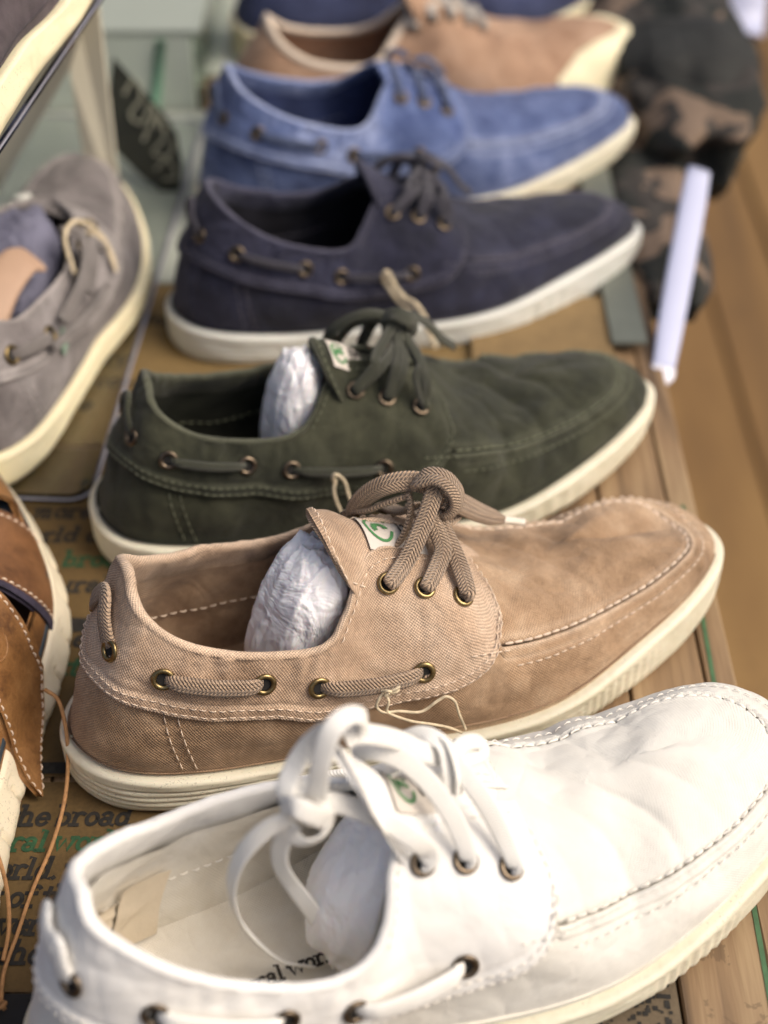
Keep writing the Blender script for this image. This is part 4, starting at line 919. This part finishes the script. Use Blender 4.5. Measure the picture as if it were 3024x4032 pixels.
    tq=lambda a,b:(1-a)*np.interp(b,bb_,[-.20,-.13,-.06,.03,.17,.314,.46,.96])+a*np.interp(b,bb_,[-.20,-.10,-.02,.06,.164,.26,.42,.96])
    patch('side_strap',lambda a,b:tp(b)+(bt(b)-tp(b))*a,tq,M['leather'],off=.0020,th=.0028,lift=lambda a,b:.0002*np.exp(-(b/.45)**2)+.0005)
    o=patch('side_strap',lambda a,b:1-(tp(b)+(bt(b)-tp(b))*a),tq,M['leather'],off=.0035,th=.0028,lift=lambda a,b:.0035*np.exp(-(b/.25)**2)+.003)
    # heel counter
    patch('heel_counter',lambda a,b:.335+a*.33,lambda a,b:b*.98,M['leather'],off=.003,th=.0022,sub=(90,20))
    patch('tongue_panel',lambda a,b:.2+a*.6,lambda a,b:.62+b*.3*np.ones_like(a),M['leather_perf'],off=-.004,th=.002,stitch=False,sub=(60,8)) if False else None
    # embossed ring on the strap
    (p,),(nn_,)=U.ev(np.array([.236]),np.array([.36]),.0052);mb=MB();torus(mb,p-nn_*.0004,nn_,.0075,.0006,k=30,m=6);torus(mb,p-nn_*.0004,nn_,.0048,.0005,k=24,m=6)
    mb.build('embossed_ring',M['leather'],root)
    return root,U
M['rubber_yellow_s']=rubber('clean_cream_rubber',(.78,.70,.53),(.70,.61,.44))
sandal,US=build_sandal((-.1915,.2600,1.6535,-.10,0,1.03),'brown leather strap shoe with notched cream sole standing left of the taupe shoe heel')
# cords hanging from the brown shoe onto the printed paper
string('thin tan cord hanging from the brown strap down over the printed paper',None,[[(-.139,.402,.040),(-.1335,.400,.034),(-.1300,.388,.022),(-.1300,.372,.010),(-.1325,.352,.005),(-.1375,.330,.003),(-.1400,.312,.002),(-.1420,.296,.002),(-.1405,.283,.003)],
  [(-.1405,.283,.003),(-.1380,.281,.006),(-.1390,.278,.008),(-.1415,.2795,.007),(-.1405,.2825,.004),(-.1385,.2800,.003)]],M['ltwine'],r=.0008,grp=None)
string('short tan cord crossing the cream sole at the left edge',None,[[(-.1560,.345,.035),(-.1490,.335,.026),(-.1445,.325,.014),(-.1425,.312,.006),(-.1430,.300,.003)]],M['ltwine'],r=.0008,grp=None)
# ---------------------------------------------------------------- glass shelves
def box(mb,a,b,bev=0):
    x0,y0,z0=a;x1,y1,z1=b
    mb.add([(x0,y0,z0),(x1,y0,z0),(x1,y1,z0),(x0,y1,z0),(x0,y0,z1),(x1,y0,z1),(x1,y1,z1),(x0,y1,z1)],[(0,3,2,1),(4,5,6,7),(0,1,5,4),(1,2,6,5),(2,3,7,6),(3,0,4,7)])
def glass(name,tint,rough=.02):
    m=NT(name);return m.fin(tint,rough,None,Transmission_Weight=1.,IOR=1.35)
M['glass']=glass('clear_acrylic',(.93,.96,.95));M['glass_edge']=plain('acrylic_edge',(.30,.30,.36),.3,.1)
def shelf(label,x0,x1,y0,y1,z,th,r=.012,rot=0,loc=None):
    root=bpy.data.objects.new('clear_shelf',None);link(root);tag(root,label,'shelf');root.location=loc or (0,0,0);root.rotation_euler=(0,0,rot)
    # rounded plate
    pts=[]
    for cx,cy,a0 in ((x1-r,y0+r,-90),(x1-r,y1-r,0),(x0+r,y1-r,90),(x0+r,y0+r,180)):
        for k in range(7):a=R_(a0+k*15);pts.append((cx+r*math.cos(a),cy+r*math.sin(a)))
    n=len(pts);mb=MB();mb.add([(x,y,z-th) for x,y in pts]+[(x,y,z) for x,y in pts],[tuple(range(n))[::-1],tuple(range(n,2*n))]+[(i,(i+1)%n,n+(i+1)%n,n+i) for i in range(n)])
    mb.build('plate',M['glass'],root,smooth=False)
    mb=MB();P=np.array([(x,y,z-th/2) for x,y in pts]+[(pts[0][0],pts[0][1],z-th/2)]);sweep(mb,P,th*.35,.0006,(0,0,1),k=6,smooth=0,caps=False)
    mb.build('polished_edge',M['glass_edge'],root)
    return root
shelf('clear acrylic plate low on the table under the grey shoe',-.50,0,0,.40,.0120,.006,loc=(-.1470,.5540,0),rot=R_(-3.0))
shelf('raised clear shelf under the plum shoe, top left corner',-.35,0,0,.42,.2035,.0055,loc=(-.1645,.5250,0),rot=R_(-7.7))
# small feet of the low plate
# ---------------------------------------------------------------- table
def wood(name,c,d,l,sc=1.,stretch=(40,2.2,40)):
    m=NT(name);tc=m.n('TexCoord');mp=m.n('Mapping');m.l(tc.outputs['Object'],mp.inputs[0]);mp.inputs['Scale'].default_value=tuple(s*sc for s in stretch)
    gi=m.n('ObjectInfo');off=m.n('VectorMath',operation='ADD');m.l(mp.outputs[0],off.inputs[0]);
    cmb=m.n('CombineXYZ');m.l(m.math('MULTIPLY',gi.outputs['Random'],37.),cmb.inputs[0]);m.l(m.math('MULTIPLY',gi.outputs['Random'],91.),cmb.inputs[1]);m.l(cmb.outputs[0],off.inputs[1])
    v=off.outputs[0];n1=m.noise(v,1.,5,.6,1.2);n2=m.noise(v,5.,3,.7)
    f=m.math('ADD',m.math('MULTIPLY',n1,.7),m.math('MULTIPLY',n2,.3))
    col=m.ramp(f,[(.34,d),(.5,c),(.62,l)])
    st_=m.noise(tc.outputs['Object'],26,5,.7,.6);col=m.mix(m.math('MULTIPLY',m.math('GREATER_THAN',st_,.62),.45),col,d)
    return m.fin(col,.6,m.bump(f,.5,.0015))
M['plank']=wood('worn_plank',(.235,.150,.078),(.085,.052,.027),(.33,.23,.125))
M['floor']=wood('floor_board',(.185,.100,.029),(.095,.050,.015),(.25,.145,.046),sc=.12,stretch=(40,3,40))
table=bpy.data.objects.new('table',None);link(table);tag(table,kind='structure')
yy0,yy1=-.25,1.9
xs=[-.62,-.50,-.38,-.26,-.14,-.02,.055,.1095,.1440,.1585]
mbv=None
for i in range(len(xs)-1):
    a,b=xs[i]+.0006,xs[i+1]-.0006
    mb=MB();e=.0008;z1=-.0006 if xs[i]<.1 else 0
    pr=[(a,-.02),(a,z1-e),(a+e,z1),(b-e,z1),(b,z1-e),(b,-.02)]
    V=[(x,yy0,z) for x,z in pr]+[(x,yy1,z) for x,z in pr]
    mb.add(V,[(k,(k+1)%6,6+(k+1)%6,6+k) for k in range(6)]+[tuple(range(6))[::-1],tuple(range(6,12))])
    mb.build('plank',M['plank'],table,smooth=False)
mb=MB();s=.04
mb.add([(.1405,.25,.0004),(.1425,.25,.0004),(.1525,.56,.0004),(.1505,.56,.0004)],[(0,1,2,3)]);mb.build('painted_line',plain('green_paint_line',(.055,.13,.055),.6,.2,200),table,smooth=False)
mb=MB();box(mb,(.150,-.25,-.055),(.1580,1.9,-.0215));mb.build('edge_rail',M['plank'],table,smooth=False)
# floor boards far below, to the right
fl=bpy.data.objects.new('floor',None);link(fl);tag(fl,kind='structure')
for i in range(22):
    x0=-.4+i*.105;mb=MB();z=-.62+(.003 if i%2 else 0);box(mb,(x0+.004,-1.,z-.02),(x0+.101,7.,z));mb.build('floor_board',M['floor'],fl,smooth=False)
mb=MB();mb.add([(-30,-30,-.66),(30,-30,-.66),(30,40,-.66),(-30,40,-.66)],[(0,1,2,3)]);o=mb.build('ground',plain('dim_ground',(.10,.075,.045),.9,.2,3),None);tag(o,kind='structure')
# ---------------------------------------------------------------- printed kraft paper
def kraft(name,c):
    m=NT(name);tc=m.n('TexCoord');v=tc.outputs['Object'];n=m.noise(v,14,4,.6);n2=m.noise(v,700,2,.5);n3=m.noise(v,90,5,.7)
    f=m.math('ADD',m.math('MULTIPLY',n,.4),m.math('ADD',m.math('MULTIPLY',n2,.25),m.math('MULTIPLY',n3,.35)))
    c=np.array(c);return m.fin(m.ramp(f,[(.34,tuple(c*.62)),(.5,tuple(c)),(.66,tuple(c*1.22))]),.85,m.bump(n2,.15,.0005))
M['kraft']=kraft('kraft_paper_shaded',(.120,.074,.024));M['kraft2']=kraft('kraft_paper_light',(.19,.125,.047))  # kraft tone lowered: shade between the shoes is put into the paper colour
def sheet(x0,x1,y0,y1,label,mat,z=.0004,rot=0,loc=(0,0),curl=.0006,seed=1):
    root=bpy.data.objects.new('paper_sheet',None);link(root);root.location=(loc[0],loc[1],0);root.rotation_euler=(0,0,rot);tag(root,label,'paper','printed kraft sheets on the table')
    nx,ny=60,60;X,Y=np.meshgrid(np.linspace(x0,x1,nx),np.linspace(y0,y1,ny),indexing='ij')
    Z=z+curl*(.5+.5*np.sin(X*31+seed)*np.sin(Y*23+seed*2));V=np.stack([X,Y,Z],-1)
    grid_obj('sheet',V,mat,root)
    return root,lambda x,y:z+curl*(.5+.5*math.sin(x*31+seed)*math.sin(y*23+seed*2))+.0003
def ell(cx,cy,rx,ry,a0,a1,n=16):
    return [(cx+rx*math.cos(R_(a0+(a1-a0)*k/n)),cy+ry*math.sin(R_(a0+(a1-a0)*k/n))) for k in range(n+1)]
SL=.10
GL={ # slab-serif lower case, x-height 1: (polylines, advance)
 'a':([ell(.36,.30,.26,.24,0,360),[(.66,.75),(.66,.12),(.86,.06)],ell(.40,.68,.26,.26,0,150)],.98),
 'b':([[(.16,1.5),(.16,.05)],[(-.02,1.5),(.16,1.5)],ell(.46,.48,.31,.42,-170,170)],1.0),
 'c':([ell(.45,.5,.34,.44,40,320)],.88),
 'd':([[(.72,1.5),(.72,.06),(.90,.06)],[(.54,1.5),(.72,1.5)],ell(.42,.48,.31,.42,10,350)],1.06),
 'e':([ell(.45,.5,.34,.44,10,320),[(.12,.53),(.78,.53)]],.92),
 'f':([[(.26,.05),(.26,1.1)]+ell(.50,1.14,.24,.30,180,40,8),[(.02,.95),(.56,.95)],[(.05,.05),(.50,.05)]],.70),
 'g':([ell(.42,.52,.30,.38,0,360),[(.72,.95),(.72,-.2)]+ell(.42,-.2,.30,.25,0,-150,8)],.98),
 'h':([[(.16,1.5),(.16,.05)],[(-.02,1.5),(.16,1.5)],[(.0,.05),(.34,.05)],[(.16,.7)]+ell(.46,.66,.26,.30,150,0,8)+[(.72,.05)],[(.56,.05),(.90,.05)]],1.06),
 'i':([[(.0,.95),(.2,.95),(.2,.05)],[(.02,.05),(.40,.05)],[(.2,1.32),(.2,1.36)]],.56),
 'k':([[(.16,1.5),(.16,.05)],[(-.02,1.5),(.16,1.5)],[(.0,.05),(.34,.05)],[(.70,.95),(.20,.42)],[(.34,.56),(.78,.05)]],.98),
 'l':([[(.02,1.5),(.2,1.5),(.2,.05)],[(.02,.05),(.40,.05)]],.56),
 'm':([[(-.02,.95),(.16,.95),(.16,.05)],[(.16,.7)]+ell(.38,.68,.20,.27,150,0,6)+[(.58,.05)],[(.58,.7)]+ell(.80,.68,.20,.27,150,0,6)+[(1.0,.05)],[(.9,.05),(1.14,.05)]],1.34),
 'n':([[(-.02,.95),(.16,.95),(.16,.05)],[(.0,.05),(.34,.05)],[(.16,.7)]+ell(.46,.66,.26,.30,150,0,8)+[(.72,.05)],[(.56,.05),(.90,.05)]],1.06),
 'o':([ell(.45,.5,.33,.43,0,360)],.96),
 'p':([[(-.02,.95),(.16,.95),(.16,-.45)],[(.0,-.45),(.36,-.45)],ell(.46,.5,.31,.42,-170,170)],1.0),
 'r':([[(-.02,.95),(.18,.95),(.18,.05)],[(.0,.05),(.40,.05)],[(.18,.6)]+ell(.48,.66,.26,.28,160,50,8)],.80),
 's':([ell(.38,.72,.24,.21,20,230)+ell(.38,.28,.26,.23,50,-160)],.78),
 't':([[(.24,1.3),(.24,.25)]+ell(.44,.25,.20,.20,180,310,8),[(.02,.95),(.54,.95)]],.70),
 'u':([[(.0,.95),(.16,.95),(.16,.35)]+ell(.44,.33,.28,.28,180,350,8),[(.72,.95),(.72,.05),(.88,.05)]],1.04),
 'v':([[(.06,.95),(.42,.05),(.76,.95)],[(-.06,.95),(.22,.95)],[(.6,.95),(.9,.95)]],.92),
 'w':([[(.06,.95),(.34,.05),(.62,.85),(.90,.05),(1.18,.95)],[(-.06,.95),(.22,.95)],[(1.02,.95),(1.32,.95)]],1.36),
 'y':([[(.06,.95),(.42,.05)],[(.78,.95),(.34,-.35),(.1,-.40)],[(-.06,.95),(.22,.95)],[(.6,.95),(.9,.95)]],.94),
 '.':([[(.16,.08),(.17,.09)]],.42),',':([[(.18,.10),(.10,-.18)]],.42),' ':([],.42)}
def strokes(mb,pts,w,zf,th=.0):
    pts=[np.array(p,float) for p in pts]
    if len(pts)<2:return
    L=[];Rr=[]
    for i,p in enumerate(pts):
        d=(pts[min(i+1,len(pts)-1)]-pts[max(i-1,0)]);d=d/(np.linalg.norm(d)+1e-9);nrm=np.array([-d[1],d[0]])
        ext=d*w*.5*(-1 if i==0 else (1 if i==len(pts)-1 else 0))
        L.append(p+nrm*w/2+ext);Rr.append(p-nrm*w/2+ext)
    V=[(q[0],q[1],zf(q[0],q[1])) for q in L]+[(q[0],q[1],zf(q[0],q[1])) for q in Rr];n=len(L)
    mb.add(V,[(i,n+i,n+i+1,i+1) for i in range(n-1)])
def text(mb,s,x,y,h,zf,w=.27,track=.02,shear=.16):
    lay=0
    for ch in s:
        pl,adv=GL[ch]
        for k,p in enumerate(pl):
            q=[(x+(a+b*shear)*h,y+b*h) for a,b in p]
            strokes(mb,q,h*(w if True else w),lambda X,Y,k=k:zf(X,Y)+.00004*k)
        x+=(adv+track)*h
    return x
M['patch']=plain('beige_heel_cloth',(.74,.64,.49),.85,.06,60,.3,700)
M['print_black']=plain('black_letter_print',(.018,.016,.013),.8,.5,400);M['print_green']=plain('green_letter_print',(.022,.075,.030),.8,.4,400)
root,zf=sheet(-.40,.02,.2884,.3850,'printed kraft sheet with slab serif text beside the white shoe heel',M['kraft'],z=.0006)
def widthof(s,h,track=0):return sum((GL[c][1]+track)*h for c in s)
def line(mb,s,anchor,ax,y,h,zf,track=-.02):
    """place the line so that character index anchor starts at world x = ax"""
    text(mb,s,ax-widthof(s[:anchor],h,track),y,h,zf,track=track)
h_=.0066
mbk=MB();mbg=MB()
line(mbk,'the broad',4,-.1345,.3627,h_,zf);line(mbg,'natural world',8,-.1335,.3504,h_,zf);line(mbk,'the world. we',6,-.1475,.3373,h_,zf)
line(mbk,'part of the',5,-.1470,.3244,h_,zf);line(mbk,'several',2,-.1470-.002,.3122,h_,zf);line(mbk,'with the',5,-.1462,.2997,h_,zf)
mbk.build('black_text',M['print_black'],root,smooth=False,kind='stuff');mbg.build('green_text',M['print_green'],root,smooth=False,kind='stuff')
# dark band above, then the next sheet
root,zf=sheet(-.40,-.03,.3875,.600,'printed kraft sheet running under the taupe and olive shoe heels',M['kraft'],z=.0012,seed=3)
mbk=MB();mbg=MB();mb=MB()
y=.575
words=['the natural way','more of them and','a world of shoes','broad and','natural','for the','the soles are made','of cotton and','rubber']
for i,(s_,yq) in enumerate(zip(words,np.arange(.566,.400,-.0175))):
    (mbg if i%4==3 else mbk) and text(mbg if i%4==3 else mbk,s_,-.1560-.02*(i%3),yq,.0072,zf,w=.28)
mbk.build('black_text',M['print_black'],root,smooth=False,kind='stuff');mbg.build('green_text',M['print_green'],root,smooth=False,kind='stuff')
mb=MB();mb.add([(-.40,.3885,.0022),(-.03,.3885,.0022),(-.03,.3945,.0022),(-.40,.3945,.0022)],[(0,1,2,3)]);mb.add([(-.40,.4700,.0022),(-.03,.4700,.0022),(-.03,.4790,.0022),(-.40,.4790,.0022)],[(0,1,2,3)]);mb.build('printed_band',M['print_black'],root,smooth=False)
root,zf=sheet(-.45,.106,.604,.92,'kraft sheet with printed lines under the navy and light blue shoes',M['kraft2'],z=.0008,seed=5)
mbk=MB()
for i,yq in enumerate(np.arange(.885,.62,-.021)):text(mbk,['made with care for the','world and the people','who walk in it every','day, natural cotton'][i%4],-.30+.03*(i%3),yq,.0075,zf,w=.24)
mbk.build('black_text',M['print_black'],root,smooth=False,kind='stuff')
root,zf=sheet(.028,.1085,.10,.36,'dark printed paper strip under the toe of the white shoe',kraft('newsprint_dark',(.12,.09,.055)),z=.0005,seed=8)
mb=MB();g=np.random.RandomState(4)
for i in range(700):
    x,y=.07+.036*g.rand(),.22+.13*g.rand();r=.0004+.0006*g.rand();mb.add([(x-r,y-r,zf(x,y)),(x+r,y-r,zf(x,y)),(x+r,y+r,zf(x,y)),(x-r,y+r,zf(x,y))],[(0,1,2,3)])
o=mb.build('halftone_dots',M['print_black'],root,smooth=False,kind='stuff')
mb=MB();text(mb,'natural world',.0590,-.0070,.0043,lambda X,Y:.0192+.0016*(Y/.03)**2,w=.30,shear=.05);o=mb.build('footbed_print',M['ink'],white,smooth=False,kind='stuff')
for nm_,a0_,a1_,t0_,t1_ in (('heel_patch',.505,.600,.04,.56),('heel_tape',.602,.630,.03,.66)):
    A_,B_=np.meshgrid(np.linspace(a0_,a1_,24),np.linspace(t0_,t1_,16),indexing='ij');Pp,Nn=UW.ev(A_,B_);mb=MB()
    o=grid_obj(nm_,Pp-Nn*(.0098+.0006*np.sin(B_*60)[...,None]*(nm_=='heel_patch')),M['patch'],white)
# cardboard and grey card between the toes of the navy shoe
mb=MB();box(mb,(.050,.610,.0035),(.1300,.740,.0060));o=mb.build('cardboard_sheet',kraft('cardboard',(.22,.145,.062)),None,smooth=False);tag(o,'plain yellowish cardboard sheet under the navy shoe toe','cardboard')
mb=MB();box(mb,(.1300,.690,.0065),(.1500,.900,.0085));o=mb.build('grey_card',plain('grey_card',(.11,.12,.10),.4,.2,20),None,smooth=False);tag(o,'smooth grey green card strip beyond the navy shoe toe','card')
# ---------------------------------------------------------------- white post at the table edge
root=bpy.data.objects.new('display_post',None);link(root);tag(root,'white rounded post leaning at the right edge of the table','post')
mb=MB();sweep(mb,[(.1575,.675,-.004),(.1700,.725,.015),(.1830,.775,.035),(.1925,.812,.050)],.0165,.0050,(0,-.8,.5),k=16,smooth=6,wf=[.8,.95,1,1,1,.9]);mb.build('tube',plain('lavender_white_plastic',(.47,.50,.68),.35,.04,10),root)
mb=MB();sweep(mb,[(.1560,.6695,-.0055),(.1575,.675,-.004),(.1586,.680,-.0025)],.0145,.0060,(0,-.8,.5),k=14,smooth=3,wf=[.5,1,1.05]);mb.build('end_cap',plain('white_plastic',(.75,.76,.86),.4,.04,10),root)
root=bpy.data.objects.new('display_post',None);link(root);tag(root,'pale plastic post end at the top right corner behind the camouflage bag','post')
mb=MB();sweep(mb,[(.290,1.160,-.02),(.300,1.22,.06),(.310,1.27,.13)],.040,.022,(0,-.8,.5),k=16,smooth=5);mb.build('tube',bpy.data.materials['lavender_white_plastic'],root)
# ---------------------------------------------------------------- camouflage bag, top right
m=NT('camouflage');tc=m.n('TexCoord');v=tc.outputs['Object'];n1=m.noise(v,15,2,.45,.7);n2=m.noise(v,42,1.5,.4,.6)
c1=m.mix(m.math('GREATER_THAN',n1,.48),(.010,.012,.010),(.170,.120,.085));c2=m.mix(m.math('GREATER_THAN',n2,.56),c1,(.035,.030,.026));M['camo']=m.fin(c2,.85,m.bump(n2,.3,.003))
def blob(name,c,r,mat,seed,parent=None,e=.7,n=70,mm=50,amp=.06):
    g=np.random.RandomState(seed);th=np.linspace(0,2*math.pi,n,endpoint=False);ph=np.linspace(.01,math.pi-.01,mm);T_,P_=np.meshgrid(th,ph,indexing='ij')
    sp=lambda x:np.sign(x)*np.abs(x)**e
    D=np.stack([np.sin(P_)**e*sp(np.cos(T_)),np.sin(P_)**e*sp(np.sin(T_)),sp(np.cos(P_))],-1);f=np.zeros(T_.shape)
    for i in range(14):
        k=g.normal(size=3)*g.uniform(1.5,5);w_=np.sin(D@k+g.uniform(0,6));f+=amp*(.5*w_+(1-abs(w_))**3*.6)
    return grid_obj(name,np.asarray(c)+D*(1+f)[...,None]*np.asarray(r),mat,parent,cu=True)
bag=bpy.data.objects.new('camouflage_bag',None);link(bag);tag(bag,'dark camouflage fabric bag lying beyond the shoe toes, top right','bag')
blob('bag_body',(.208,1.110,.000),(.060,.180,.045),M['camo'],3,bag);blob('flap',(.176,.850,-.010),(.028,.100,.018),M['camo'],6,bag,amp=.03)
blob('pocket',(.215,1.000,.030),(.050,.050,.026),plain('black_webbing',(.012,.013,.012),.8,.3,60),9,bag,e=.9,amp=.03)
# ---------------------------------------------------------------- cream riser, black printed tag, frosted panels (top left)
M['cream_board']=plain('cream_board',(.62,.58,.46),.6,.06,10)
rs=bpy.data.objects.new('display_riser',None);link(rs);tag(rs,'cream board trestle holding up the raised shelf, behind the grey shoe','riser')
def slab(pts,thick,mat,parent,name):
    P=np.array(pts,float);nrm=norm(np.cross(P[1]-P[0],P[2]-P[0]));n=len(P);mb=MB();mb.add(np.vstack([P,P+nrm*thick]),[tuple(range(n))[::-1],tuple(range(n,2*n))]+[(i,(i+1)%n,n+(i+1)%n,n+i) for i in range(n)])
    return mb.build(name,mat,parent,smooth=False)
slab([(-.330,.830,0),(-.262,.830,0),(-.182,.815,.118),(-.150,.812,.190),(-.330,.800,.190)],.006,M['cream_board'],rs,'left_leg')
slab([(-.186,.835,0),(-.168,.835,0),(-.160,.815,.190),(-.176,.815,.190),(-.183,.818,.110)],.006,M['cream_board'],rs,'right_leg')
mb=MB();box(mb,(-.34,.76,.1905),(-.172,.86,.1965));mb.build('top_bar',M['cream_board'],rs,smooth=False)
tg=bpy.data.objects.new('printed_tag',None);link(tg);tag(tg,'black hanging card with pale script lettering between the grey and blue shoes','tag')
TAGP=[(-.1733,.900,.0834),(-.1417,.886,.0505),(-.1343,.881,.0380),(-.1323,.872,.0191),(-.1345,.864,.0010),(-.1449,.866,.0010),(-.1822,.885,.0364)]
slab([(x,.862+(z*.42),z) for x,y,z in TAGP],.0025,plain('black_card',(.018,.020,.014),.5,.3,40),tg,'card')
mb=MB()
for c in ([(-.183,.072),(-.176,.080),(-.172,.070),(-.180,.060),(-.172,.055),(-.166,.066),(-.162,.052)],[(-.172,.045),(-.163,.060),(-.158,.048),(-.166,.038),(-.156,.036),(-.152,.046)],[(-.165,.028),(-.157,.034),(-.152,.024),(-.160,.022)]):
    Q=catmull([(x+.016,.8585+(z-.008)*.42,z-.008) for x,z in c],6);sweep(mb,Q,.0019,.0008,(0,-1,.1),smooth=0,k=6)
mb.build('script_lettering',plain('pale_print',(.26,.26,.20),.7,.05),tg)
M['frost']=plain('frosted_panel',(.56,.62,.55),.35,.05,8)
fp_=bpy.data.objects.new('frosted_display_case',None);link(fp_);tag(fp_,'pale frosted case behind the row on the left','display case')
mb=MB();box(mb,(-.43,.985,0),(-.135,1.000,.0570));mb.build('front_panel',M['frost'],fp_,smooth=False)
mb=MB();box(mb,(-.134,.990,0),(-.128,1.700,.0570));mb.build('side_panel',glass('green_glass',(.72,.86,.76),.1),fp_,smooth=False)
mb=MB();box(mb,(-.43,.985,.0575),(-.128,1.700,.0620));mb.build('lid',plain('pale_lid',(.30,.335,.30),.3,.06,6),fp_,smooth=False)
mb=MB();sweep(mb,[(-.165,.9825,.0),(-.155,.9825,.056)],.007,.002,(0,-1,0),k=6,smooth=2);mb.build('green_edge',plain('green_glass_edge',(.18,.36,.25),.3,.1),fp_)
mb=MB();box(mb,(-.30,.760,.0012),(-.060,.982,.0030));o=mb.build('pale_sheet',plain('pale_grey_sheet',(.36,.385,.34),.45,.06,8),None,smooth=False);tag(o,'pale grey green sheet standing in for reflective glass, behind the heels of the blue shoes','card')  # added pale sheet; the reflection of the glass is put into its colour
mb=MB();box(mb,(-.14,1.04,.0012),(-.03,1.70,.0032));o=mb.build('pale_sheet',bpy.data.materials['pale_grey_sheet'],None,smooth=False);tag(o,'pale grey green card under the heels of the two rear sneakers','card')
mb=MB();box(mb,(-.40,.10,.0002),(-.02,.2878,.0006));o=mb.build('black_cloth',plain('black_cloth',(.012,.012,.013),.9,.3,80),None,smooth=False);tag(o,'black cloth edge under the heel of the white shoe','cloth')
# pale backdrop of the stall further back on the left
mb=MB();box(mb,(-1.6,1.95,-.6),(-.02,1.97,.9));o=mb.build('back_wall',plain('pale_wall',(.50,.52,.48),.8,.08,2),None,smooth=False);tag(o,'pale wall of the stall beyond the display','wall')
bpy.context.view_layer.update()
